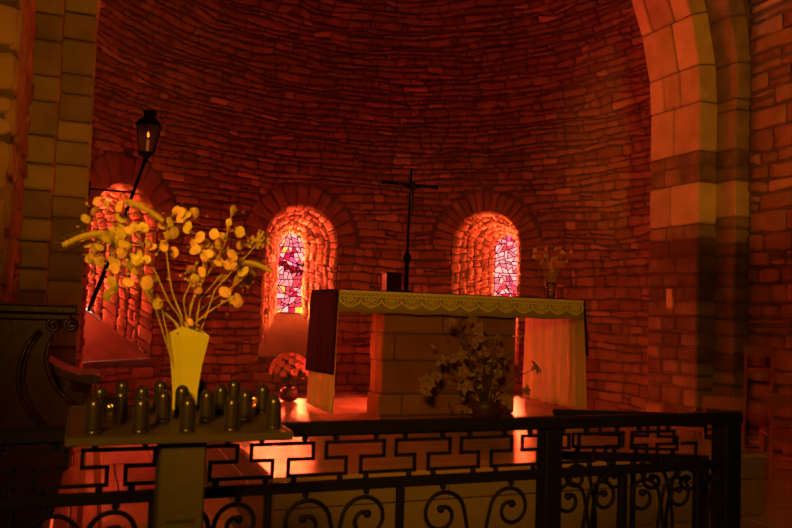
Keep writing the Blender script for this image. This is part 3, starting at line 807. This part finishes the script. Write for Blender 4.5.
# ------------------------------------------------------------------ lantern on its leaning pole
LYY = 6.95
a0 = at(88, 311, LYY); a1 = at(97, 290, LYY); a2 = at(146, 158, LYY)
pole = empty('lantern_pole', (a0.x, LYY, a0.z), 'long dark processional pole leaning out from the left pillar with a lantern on top', 'pole')
mb = MB(); tube(mb, [a0, a1, a1.lerp(a2, .3) + V((.012, 0, 0)), a1.lerp(a2, .7), a2], [.013, .017, .016, .014, .014], 8); mb.build('shaft', M['iron'], pole, True)
b0 = at(89, 191, LYY); b1 = at(131, 192, LYY)
mb = MB(); box(mb, b0.x - .02, b1.x + .01, LYY + .012, LYY + .026, b1.z - .007, b1.z + .007, .002); box(mb, b0.x - .03, b0.x + .01, LYY - .02, LYY + .05, b1.z - .06, b1.z + .06, .004)
mb.build('bracket', M['iron'], pole)
lan = empty('lantern', tuple(a2), 'dark six-sided metal lantern with a lit candle, on the leaning pole', 'lantern')
tl = at(148, 112, LYY); sc_ = (tl.z - a2.z)
axis = (V((tl.x + .02, LYY, tl.z)) - a2)
def lm_(u, v, w):  # u,v across, w 0..1 up the lantern
    return a2 + axis * w + V((u, v, 0))
def lring(r, w, n=6): return [lm_(1.25 * r * cos(2 * pi * k / n + .3), 1.25 * r * sin(2 * pi * k / n + .3), w) for k in range(n)]
def lprof(mb, prof, n=6):
    vs = []; 
    for r, w in prof: vs += lring(r, w, n)
    fs = [(i * n + k, i * n + (k + 1) % n, (i + 1) * n + (k + 1) % n, (i + 1) * n + k) for i in range(len(prof) - 1) for k in range(n)]
    fs += [tuple(range(n))[::-1], tuple((len(prof) - 1) * n + k for k in range(n))]; mb.add(vs, fs)
mb = MB(); lprof(mb, [(.004, -.12), (.02, -.07), (.015, -.02), (.03, .02), (.055, .06), (.058, .1), (.05, .12)]); mb.build('base', M['iron'], lan)
mb = MB()
for k in range(6):
    A = lring(.052, .1)[k]; B = lring(.088, .70)[k]; tube(mb, [A, B], .0055, 4)
for (r, w) in ((.052, .11), (.088, .70)): tube(mb, lring(r, w), .007, 4, True)
mb.build('cage', M['iron'], lan)
for k in range(6):
    A, B = lring(.05, .12), lring(.085, .69); j = (k + 1) % 6; mb = MB(); nn = ((A[k] + A[j]) / 2 - lm_(0, 0, .12)).normalized() * .002
    mb.add([A[k], A[j], B[j], B[k], A[k] - nn, A[j] - nn, B[j] - nn, B[k] - nn], [(0, 1, 2, 3), (7, 6, 5, 4), (0, 4, 5, 1), (2, 6, 7, 3), (1, 5, 6, 2), (0, 3, 7, 4)]); mb.build('pane', M['lampglass'], lan)
mb = MB(); lprof(mb, [(.098, .69), (.1, .72), (.06, .84), (.045, .86), (.045, .98), (.052, .985), (.05, 1.02), (.02, 1.05)]); mb.build('roof', M['iron'], lan)
mb = MB(); tube(mb, [lm_(0, 0, .12), lm_(0, 0, .40)], .016, 10); mb.build('candle', M['wax'], lan, True)
mb = MB(); fc = lm_(0, 0, .50); lathe(mb, [(.001, -.022), (.010, -.01), (.0115, 0), (.006, .018), (.001, .034)], fc, 8); mb.build('flame', M['flame'], lan, True)
# ------------------------------------------------------------------ rail
RY = 1.88; RX0 = -.75; RX1 = 1.94
rail = empty('communion_rail', (.6, RY, 0), 'black wrought iron rail with a key pattern frieze above scrolls, across the foreground', 'railing')
ZT0, ZT1, ZL0, ZL1 = .995, 1.029, .856, .882
def rail_parts(parent, m, L, posts, nkey, scrolls, hz=0, hw=.02):
    mb = MB(); box(mb, -hw, L + hw, -hw, hw, ZT0, ZT1 - hz, .006, m); mb.build('handrail', M['iron'], parent)
    mb = MB(); box(mb, 0, L, -.011, .011, ZL0, ZL1, .003, m); mb.build('middle_bar', M['iron'], parent)
    mb = MB(); box(mb, 0, L, -.011, .011, .10, .124, .003, m); mb.build('bottom_bar', M['iron'], parent)
    for x, w in posts:
        mb = MB(); box(mb, x - w, x + w, -w, w, 0.001, ZT0 if w > .014 else ZL0, .003, m); mb.build('post', M['iron'], parent)
    per = .19; z_t, z_b, z_m = ZT0 - .018, ZL1 + .016, (ZT0 + ZL1) / 2
    for k in range(nkey):
        x0 = k * per + .009
        if x0 + 1.28 * per > L + .02: continue
        pts = [(x0, z_m), (x0, z_t), (x0 + .82 * per, z_t), (x0 + .82 * per, z_m), (x0 + .49 * per, z_m), (x0 + .49 * per, z_b), (x0 + 1.28 * per, z_b), (x0 + 1.28 * per, z_m), (x0 + per, z_m)]
        mb = MB()
        for a, b in zip(pts, pts[1:]):
            xa, xb = sorted((a[0], b[0])); za, zb_ = sorted((a[1], b[1]))
            box(mb, xa - .0042, xb + .0042, -.0042, .0042, za - .0042, zb_ + .0042, .001, m)
        mb.build('key_pattern', M['iron'], parent)
        for f, zz in ((.13, ZT0 - .007), (.70, ZT0 - .007), (.57, ZL1 + .006), (1.20, ZL1 + .006)):
            mb = MB(); c = m(x0 + f * per, 0, zz); ball(mb, c, .0085, 8, 6); mb.build('stud', M['iron'], parent, True)
    for (xc, dirn, r) in scrolls:
        zc = ZL0 - .012 - r; pts = []
        for i in range(34):       # from the curl centre outwards, then down the tail
            t = i / 33; g = pi * (2.6 * t) ; rr = r * (.22 + .78 * t ** .9)
            an = -pi * .5 + (2.6 * pi) * t - 2.6 * pi + pi * 1.5
            pts.append((xc + dirn * rr * cos(an), zc + rr * sin(an)))
        # tail
        xe, ze = pts[-1]
        for i in range(1, 16):
            t = i / 15; pts.append((xe + dirn * (-.03 * sin(pi * t) + 0.05 * t * t), ze - (ze - .40) * t))
        low = [(x, .80 - z) for x, z in pts[::-1]][1:]
        P = [m(x, 0, z) for x, z in pts + low if z > .126]
        mb = MB(); tube(mb, P, .0058, 6); mb.build('scroll', M['iron'], parent, True)
        mb = MB(); ball(mb, m(pts[0][0], 0, pts[0][1]), .011, 8, 6); mb.build('curl_bead', M['iron'], parent, True)
        mb = MB(); ball(mb, m(xc, 0, ZL0 - .006), .009, 8, 6); mb.build('stud', M['iron'], parent, True)
mr = lambda u, v, w: V((RX0 + u, RY + v, w))
PO = [(-.74, .012), (-.45, .008), (-.12, .008), (.175, .008), (.445, .009), (.795, .010), (1.25, .027), (1.506, .012), (1.79, .012), (1.905, .032)]
SCR = []
xs = [p[0] for p in PO]
for a, b in zip(xs, xs[1:]):
    w = b - a; r = min(.067, w * .21)
    SCR.append((a + w * .27 - RX0, -1, r)); SCR.append((b - w * .27 - RX0, 1, r * .97))
rail_parts(rail, mr, RX1 - RX0, [(p[0] - RX0, p[1]) for p in PO], 13, SCR)
gate = empty('rail_gate', (1.90, 1.93, 0), 'open gate leaf of the iron rail folded back at its right end', 'gate')
gd = (V((1.43, 2.12, 0)) - V((1.90, 1.95, 0))); GL_ = gd.length; gd.normalize(); gn = V((-gd.y, gd.x, 0))
mg = lambda u, v, w: V((1.90, 1.95, w)) + gd * u + gn * v
rail_parts(gate, mg, GL_, [(.01, .009), (.245, .008), (GL_ - .01, .011)], 2, [(.07, -1, .045), (.18, 1, .045), (.31, -1, .045), (.43, 1, .045)], .014, .011)
# ------------------------------------------------------------------ candle stand
TX0, TX1, TY0, TY1, TZ = -.015, .42, 1.575, 2.04, 1.053
stand = empty('votive_stand', (.18, 1.66, 0), 'olive metal votive candle stand with a flat tray on one square column', 'candle stand')
mb = MB(); box(mb, TX0, TX1, TY0, TY1, TZ - .012, TZ, .003); mb.build('tray', M['brass'], stand)
for nm, b in (('lip', (TX0, TX1, TY0 - .002, TY0 + .004, TZ - .013, TZ + .003)), ('lip', (TX0, TX1, TY1 - .004, TY1 + .002, TZ - .013, TZ + .003)), ('lip', (TX0 - .002, TX0 + .004, TY0 + .005, TY1 - .005, TZ - .013, TZ + .003)), ('lip', (TX1 - .004, TX1 + .002, TY0 + .005, TY1 - .005, TZ - .013, TZ + .003))):
    mb = MB(); box(mb, *b, .0015); mb.build(nm, M['brass'], stand)
lxm = at(180, 470, 1.63).x
mb = MB(); box(mb, lxm - .043, lxm + .047, 1.60, 1.68, .02, TZ - .012, .004); mb.build('column', M['column'], stand)
sl = at(180, 521, 1.60)
mb = MB(); box(mb, sl.x - .029, sl.x + .027, 1.5975, 1.602, sl.z - .003, sl.z + .003); mb.build('coin_slot', M['slot'], stand)
mb = MB(); box(mb, lxm - .16, lxm + .16, 1.52, 1.80, .001, .02, .004); mb.build('foot_plate', M['column'], stand)
# domed candle holders: pixel of the base centre on the tray in the photograph
ROWS = [('front row', [(93, 433), (140, 432), (187, 431), (231, 430), (273, 428)]),
        ('second row', [(120, 422), (162.5, 422), (206, 421), (244.5, 420)]),
        ('third row', [(99, 417), (141, 416), (181, 415), (220, 414), (262, 413)]),
        ('back row', [(121, 409), (159.5, 408.5), (199.5, 408), (233, 407)])]
def on_tray(px, py, z=TZ):
    r = CM.to_3x3() @ V(((px - 396) / 770., (264 - py) / 770., -1.)); t = (z - CAMZ) / r.z
    return V((r.x * t, r.y * t, z))
ORD = ['first', 'second', 'third', 'fourth', 'fifth']
base_h = None
for rn, lst in ROWS:
    for i, (px, py) in enumerate(lst):
        q = on_tray(px, py)
        pos = 'leftmost' if i == 0 else 'rightmost' if i == len(lst) - 1 else ORD[i] + ' from the left'
        lab = 'dome-topped candle tube in the %s of the votive tray, %s' % (rn, pos)
        if base_h is None:
            base_h = empty('candle_holder', tuple(q), lab, 'candle holder', 'dome-topped candle tubes on the votive tray')
            Z = .070; r = .0152
            mb = MB(); lathe(mb, [(r, .004)] + [(r, .012), (r, Z - .016)] + [(r * cos(a), Z - .016 + .016 * sin(a)) for a in [pi / 2 * k / 6 for k in range(1, 6)]] + [(.0008, Z)], tuple(q), 20); mb.build('tube', M['holder'], base_h, True)
            mb = MB(); lathe(mb, [(.0165, 0), (.0165, .003), (.0152, .006), (.0145, .0062)], tuple(q), 20); mb.build('collar', M['holder'], base_h, True)
            for k in range(2):
                mb = MB(); s = 1 if k else -1
                pts = [V((q.x + s * .0148, q.y - .003, q.z + .006)), V((q.x + s * .0148, q.y - .003, q.z + Z - .016))] 
                tube(mb, pts, .0011, 5); mb.build('ridge', M['brass'], base_h)
            c = base_h
        else:
            c = copy_tree(base_h)
        c.location = q; c['label'] = lab
# clear glass jars on the tray
for (px, py, hh, rr, lab) in ((254, 410, .045, .026, 'clear glass jar at the right rear of the votive tray, floor glowing through it'), (109, 426, .060, .022, 'clear glass jar between the front candle tubes at the left of the votive tray')):
    q = on_tray(px, py); jar = empty('glass_jar', tuple(q), lab, 'jar')
    mb = MB(); lathe(mb, [(rr * .85, .0005), (rr * .95, .004), (rr, hh * .5), (rr * 1.05, hh), (rr * .98, hh), (rr * .92, hh * .5), (rr * .85, .008), (.0005, .006)], tuple(q), 22); mb.build('cup', M['glass'], jar, True)
# ------------------------------------------------------------------ yellow vase
vq = on_tray(184, 411); vx, vy = vq.x, vq.y
vase = empty('yellow_vase', (vx, vy, TZ), 'tall yellow square tapered vase on the votive tray', 'vase')
def vmap(prof, inner=False):
    vs = []
    for s, z, pk in prof:
        for k, an in enumerate((-112, -22, 68, 158)):
            a0_ = radians(an); a1_ = radians(an + 90)
            c0_ = V((cos(a0_), sin(a0_))) * s; c1_ = V((cos(a1_), sin(a1_))) * s
            for t in (0, .25, .5, .75):
                p = c0_.lerp(c1_, t) ; hz = z + (pk * ((1 - t) if k % 2 == 0 else t) if pk else 0)
                vs.append(V((vx + p.x, vy + p.y, TZ + .001 + hz)))
    return vs
vtop = at(186, 326, vy).z - TZ
prof = [(.027, 0, 0), (.029, .004, 0), (.031, .05, 0), (.038, .11, 0), (.053, vtop - .024, 0), (.0545, vtop - .024, .024), (.051, vtop - .026, .024), (.048, vtop - .04, 0), (.034, .11, 0), (.027, .05, 0), (.024, .008, 0)]
vs = vmap(prof); nq = 16; fs = [(i * nq + k, i * nq + (k + 1) % nq, (i + 1) * nq + (k + 1) % nq, (i + 1) * nq + k) for i in range(len(prof) - 1) for k in range(nq)]
fs += [tuple(range(nq))[::-1], tuple((len(prof) - 1) * nq + k for k in range(nq))]
mb = MB(); mb.add(vs, fs); mb.build('body', M['vase'], vase)
# ------------------------------------------------------------------ dried honesty and wheat in the vase
rs = random.Random(77)
def vmouth(): return V((vx + rs.uniform(-.02, .02), vy + rs.uniform(-.02, .02), TZ + .03))
def sprig(label, path, pods, Yc, yel=.2, width=.0034):
    pts = [vmouth(), V((vx, vy, TZ + vtop - .03)).lerp(at(*path[0], Yc), .25)] + [at(px, py, Yc) for px, py in path]
    o = empty('honesty_sprig', tuple(pts[0]), label, 'dried flower', 'dried stems in the yellow vase')
    # smooth the path
    P = []
    for i in range(len(pts) - 1):
        a, b = pts[i], pts[i + 1]; pa = pts[max(i - 1, 0)]; pb = pts[min(i + 2, len(pts) - 1)]
        for k in range(5):
            t = k / 5; P.append(.5 * ((2 * a) + (b - pa) * t + (2 * pa - 5 * a + 4 * b - pb) * t * t + (3 * a - pa - 3 * b + pb) * t ** 3))
    P.append(pts[-1])
    mb = MB(); tube(mb, P, [width - (width - .0011) * i / (len(P) - 1) for i in range(len(P))], 6)
    qs = []
    for (px, py, r) in pods:
        q = at(px, py, Yc + rs.uniform(-.05, .05)); qs.append((q, r)); n = min(P[len(P) // 3:], key=lambda p: (p - q).length)
        tube(mb, [n, n.lerp(q, .5) + V((0, 0, .004)), q], .0009, 4)
    mb.build('stem', M['stem'], o, True)
    for _ in range(3 * len(qs)):
        q, r = rs.choice(qs); c = q + V((rs.gauss(0, .016), rs.gauss(0, .012), rs.gauss(0, .016))); d = V((rs.uniform(-1, 1), rs.uniform(-1, 1), rs.uniform(-1, 1))).normalized() * rs.uniform(.006, .014)
        n_ = d.orthogonal().normalized() * rs.uniform(.002, .005)
        mb = MB(); mb.add([c, c + d * .5 + n_, c + d, c + d * .5 - n_, c + d * .5 + n_.cross(d).normalized() * .001], [(0, 1, 4), (1, 2, 4), (2, 3, 4), (3, 0, 4), (0, 3, 2, 1)]); mb.build('husk', M['pody'] if yel > .35 or rs.random() < .4 else M['stem'], o)
    for q, r in qs:
        mb = MB(); disc(mb, q, r * .00215, (rs.uniform(-1.4, 1.4), -1, rs.uniform(-.9, .9)), n=14, roll=rs.uniform(0, 3), el=rs.uniform(1.0, 1.25)); 
        mb.build('seed_pod', M['pody'] if rs.random() < yel else M['pod'], o)
def around(cx, cy, sx, sy, n, r0=4, r1=6.5): return [(rs.gauss(cx, sx), rs.gauss(cy, sy), rs.uniform(r0, r1)) for _ in range(n)]
sprig('dried honesty stem reaching furthest left, pods against the lit left window reveal', [(150, 300), (125, 250), (105, 205)],
      [(96, 201, 5), (95, 211, 6), (119, 206, 6), (121, 218, 6), (106, 203, 4), (87, 242, 6.5)], vy, .2)
sprig('yellowed honesty stem with crowded pods, low left in the yellow vase', [(158, 310), (135, 270), (112, 240)],
      around(110, 248, 10, 14, 26, 5, 7.5) + [(114, 287, 7), (108, 295, 7)], vy + .02, .8)
sprig('honesty stem of faded pods just left of the vase centre line', [(168, 300), (150, 260), (138, 238)], around(138, 250, 10, 17, 20, 4, 6.5) + [(147, 283, 7)], vy - .05, .6, .003)
sprig('honesty stem topped by pale pods beside the drooping wheat ear', [(172, 290), (166, 240), (172, 215)],
      [(176, 210, 5.5), (196, 213, 5.5), (188, 226, 6), (181, 218, 6), (174, 233, 6.5), (164, 246, 6), (174, 252, 6.5), (170, 222, 6), (185, 215, 6), (162, 226, 5), (168, 235, 5)] + around(178, 226, 10, 10, 6, 4, 6), vy + .01, .45)
sprig('tallest dried honesty stem, single round pod at its tip', [(193, 300), (222, 250), (229, 225), (232, 212)],
      [(233, 210, 6), (240, 232, 6.5), (228, 226, 4), (229, 222, 4), (240, 245, 5.5), (214, 234, 6), (220, 237, 6), (225, 236, 5)], vy, .3)
sprig('honesty stem with a dense cluster of pods in the middle right of the bouquet', [(192, 305), (205, 262), (212, 245)],
      [(200, 237, 6.5), (201, 243, 6.5), (195, 250, 6), (209, 256, 6), (218, 244, 6), (215, 262, 6), (205, 265, 6), (202, 272, 5.5), (194, 279, 4.5), (219, 260, 5), (232, 254, 6)] + around(208, 252, 11, 10, 8, 4, 6), vy - .02, .25)
sprig('honesty stem arching right, its big pale pods nearest the stained glass', [(200, 310), (235, 285), (250, 272)],
      [(232, 259, 6.5), (234, 266, 6.5), (237, 280, 7), (243, 271, 7), (247, 281, 7), (253, 274, 7.5), (223, 278, 6), (240, 262, 5)], vy + .03, .1)
sprig('low right honesty stem with three pods close above the vase rim', [(204, 316), (224, 302), (234, 298)], [(225, 292, 7.5), (238, 303, 6), (232, 300, 5), (238, 297, 5)], vy - .03, .3)
sprig('short slender honesty stem with narrow pods right of the vase centre', [(184, 300), (190, 285), (196, 262)], [(195, 278, 4.5), (198, 290, 5), (199, 286, 3.5), (190, 322, 4.5), (187, 325, 3.5)], vy - .06, .5)
def ear(label, path, Yc, spread=.007):
    pts = [vmouth()] + [at(px, py, Yc) for px, py in path]
    o = empty('wheat_stalk', tuple(pts[0]), label, 'dried flower', 'dried stems in the yellow vase')
    mb = MB(); tube(mb, pts, .0018, 6); mb.build('stem', M['wheat'], o, True)
    A, B, C_ = pts[-3], pts[-2], pts[-1]; mb = MB(); n = 13
    for i in range(n):
        t = i / (n - 1); p = B.lerp(C_, t) + V((0, 0, .006 * sin(pi * t))); d = (C_ - B).normalized()
        sd0 = d.cross(V((0, 1, 0))).normalized()
        for s, fr in ((-1, 0), (1, 0), (0, -1), (-.6, -.7), (.6, -.7)):
            sd = sd0 * s + V((0, fr, 0)); c = p + d * rs.uniform(-.002, .003) + sd * spread * .5 * (1 - .45 * t); e = c + d * .010 + sd * .004
            tube(mb, [c - d * .004, c + d * .002 + sd * .0015, e], [.0012, .0031, .0006], 6)
            if i % 2 == 0 and fr == 0: tube(mb, [e, e + d * .014 + sd * .009], .0004, 3)
    mb.build('grain_head', M['wheat'], o, True)
ear('wheat stalk whose ear points furthest left, before the pillar', [(160, 300), (125, 245), (104, 233), (67, 244)], vy - .02)
ear('wheat stalk with the ear drooping right over the bouquet top', [(150, 290), (118, 225), (126, 201), (160, 219)], vy + .0)
ear('wheat stalk lying low to the right, ear towards the stained glass', [(200, 300), (232, 262), (240, 262), (268, 270)], vy + .01, .004)
o = empty('dried_blossom', tuple(at(258, 240, vy)), 'greenish clustered dried flower head at the right of the bouquet', 'dried flower', 'dried stems in the yellow vase')
mb = MB(); tube(mb, [vmouth(), at(215, 290, vy), at(258, 243, vy)], .0018, 6); mb.build('stem', M['stem'], o)
mb = MB()
for i in range(60):
    q = at(rs.gauss(257, 5.5), rs.gauss(241, 4), vy + rs.uniform(-.012, .012)); ball(mb, q, rs.uniform(.003, .0055), 6, 4)
mb.build('flower_head', M['wheat'], o, True)
# ------------------------------------------------------------------ carved choir stall at the left
SY = 3.2
stall = empty('choir_stall', (-.3, SY + .2, 0), 'dark carved wooden choir stall with a curved cut-out side and scrolls, left behind the rail', 'choir stall')
def sp(px, py, yy=SY): q = at(px, py, yy); return (q.x, q.z)
sm3 = lambda u, v, w: V((u, SY + w, v))
mb = MB(); a = sp(-20, 306); b = sp(77, 313); box(mb, a[0] - .3, b[0], SY - .03, SY + .5, b[1] - .004, b[1] + .026, .006); box(mb, a[0] - .3, b[0] - .02, SY - .015, SY + .48, b[1] - .03, b[1] - .004, .006)
mb.build('top_board', M['wood'], stall)
outline = [(-40, 330), (2, 320), (50, 318), (56, 326), (54, 336), (48, 348), (46, 360), (49, 374), (56, 388), (68, 400), (82, 410), (76, 425), (66, 450), (62, 480), (56, 500), (40, 528), (20, 600), (-40, 600)]
mb = MB(); prism(mb, [sp(*p) for p in outline], sm3, .0, .05); mb.build('side_panel', M['wood'], stall)
curve = [(40, 330), (27, 345), (20, 362), (18, 380), (21, 398), (28, 412), (40, 424)]
mb = MB(); tube(mb, [V((sp(*p)[0], SY - .004, sp(*p)[1])) for p in curve], .0085, 6); mb.build('moulding', M['wood'], stall, True)
curve = [(42, 332), (31, 346), (25, 362), (23, 380), (27, 396), (34, 410), (46, 424)]
mb = MB(); tube(mb, [V((sp(*p)[0], SY - .004, sp(*p)[1])) for p in curve], .006, 6); mb.build('moulding', M['wood'], stall, True)
curve = [(54, 334), (48, 347), (46, 360), (49, 374), (56, 388), (68, 400), (80, 408)]
mb = MB(); tube(mb, [V((sp(*p)[0], SY - .002, sp(*p)[1])) for p in curve], .009, 6); mb.build('moulding', M['wood'], stall, True)
for px in (54, 71):
    c = sp(px, 325); mb = MB(); pts = []
    for i in range(26):
        t = i / 25; rr = .026 * (1 - .75 * t); an = pi / 2 + 2 * pi * 1.6 * t; pts.append(V((c[0] + rr * cos(an), SY - .006, c[1] + rr * sin(an))))
    tube(mb, pts, .0065, 6); 
    vs = [V((c[0] + .028 * cos(2 * pi * k / 16), SY + w, c[1] + .028 * sin(2 * pi * k / 16))) for w in (0, .05) for k in range(16)]
    mb.add(vs, [tuple(range(16)), tuple(range(16, 32))[::-1]] + [(k, (k + 1) % 16, 16 + (k + 1) % 16, 16 + k) for k in range(16)])
    mb.build('scroll', M['wood'], stall, True)
arm = [(50, 357), (58, 362), (68, 367), (80, 371), (93, 370), (100, 372), (99, 378), (94, 380), (84, 378), (70, 375), (56, 370), (49, 364)]
mb = MB(); prism(mb, [sp(*p, SY + .3) for p in arm], lambda u, v, w: V((u, SY + .1 + w, v)), .0, .3); mb.build('armrest', M['wood'], stall)
bowl = [(52, 372), (70, 378), (92, 383), (91, 392), (84, 402), (80, 409), (66, 398), (56, 386)]
mb = MB(); prism(mb, [sp(*p, SY + .2) for p in bowl], lambda u, v, w: V((u, SY + .12 + w, v)), .0, .2); mb.build('misericord', M['wood'], stall)
for k in range(4):
    f = k / 3; mb = MB(); p = [(55 + 3 * f, 374 + 8 * f), (70, 380 + 7 * f), (91 - 2 * f, 384 + 6 * f)]
    tube(mb, [V((sp(*q, SY + .2)[0], SY + .116, sp(*q, SY + .2)[1])) for q in p], .003, 5); mb.build('carved_rib', M['wood'], stall, True)
mb = MB(); box(mb, -1.1, sp(56, 440)[0], SY + .051, SY + .5, .0, .42, .008); mb.build('seat_box', M['wood'], stall)
# low wooden kneeler beside the stall
kn = empty('kneeler', (.1, 2.6, 0), 'narrow reddish wooden kneeler standing between the stall and the rail', 'kneeler')
for (pa, pb, w) in (((84, 443), (85, 560), .012), ((97, 441), (101, 476), .015)):
    A = at(*pa, 2.6); B = at(*pb, 2.62); 
    if w == .015: B = V((A.x + .01, 2.62, A.z - .14))
    else: B = V((A.x + .0, 2.6, .0))
    mb = MB(); tube(mb, [A, B], w, 4); mb.build('post' if w == .012 else 'side_board', M['chairwood'], kn)
A = at(80, 444, 2.6); B = at(101, 443, 2.6); mb = MB(); box(mb, A.x - .01, B.x + .02, 2.58, 2.62, A.z - .02, A.z, .004); mb.build('book_rest', M['chairwood'], kn)
mb = MB(); tube(mb, [V((B.x, 2.6, A.z - .14)), V((B.x + .06, 2.6, 0))], .009, 4); mb.build('post', M['chairwood'], kn)
mb = MB(); box(mb, A.x - .01, B.x + .08, 2.58, 2.75, .12, .15, .004); mb.build('foot_board', M['chairwood'], kn)
# ------------------------------------------------------------------ chairs at the right
def chair(loc, rz, label, top, w=.38):
    o = empty('wooden_chair', (0, 0, 0), label, 'chair', 'red-brown wooden chairs at the right wall')
    z = .43
    mb = MB(); box(mb, -w / 2, w / 2, -.2, .2, z, z + .03, .01); mb.build('seat', M['chairwood'], o)
    for s in (-1, 1):
        mb = MB(); box(mb, s * (w / 2 - .02) - .016, s * (w / 2 - .02) + .016, .17, .2, 0.001, z, .004); mb.build('leg', M['chairwood'], o)
        mb = MB(); tube(mb, [(s * (w / 2 - .02), -.19, 0.001), (s * (w / 2 - .02), -.19, z + .03), (s * (w / 2 - .02), -.235, top)], .017, 4); mb.build('leg', M['chairwood'], o)
    mb = MB(); box(mb, -w / 2, w / 2, -.25, -.222, top - .10, top, .006); mb.build('top_rail', M['chairwood'], o)
    mb = MB(); box(mb, -w / 2 + .03, w / 2 - .03, -.235, -.215, top - .25, top - .2, .005); mb.build('back_slat', M['chairwood'], o)
    for yy in (-.19, .185):
        mb = MB(); tube(mb, [(-w / 2 + .03, yy, .2), (w / 2 - .03, yy, .2)], .008, 6); mb.build('stretcher', M['chairwood'], o)
    o.location = loc; o.rotation_euler = (0, 0, rz); return o
q = at(722, 395, 4.65)
chair((q.x + .08, 4.75, 0), radians(-38), 'red-brown wooden chair just beyond the right end post of the rail', q.z, .32)
q = at(757, 345, 5.3)
chair((q.x + .08, 5.4, 0), radians(-38), 'taller wooden chair further back against the dark right wall', q.z, .26)
q = at(790, 393, 4.4)
chair((q.x + .1, 4.5, 0), radians(-38), 'wooden chair cut off by the right edge of the picture', q.z, .36)
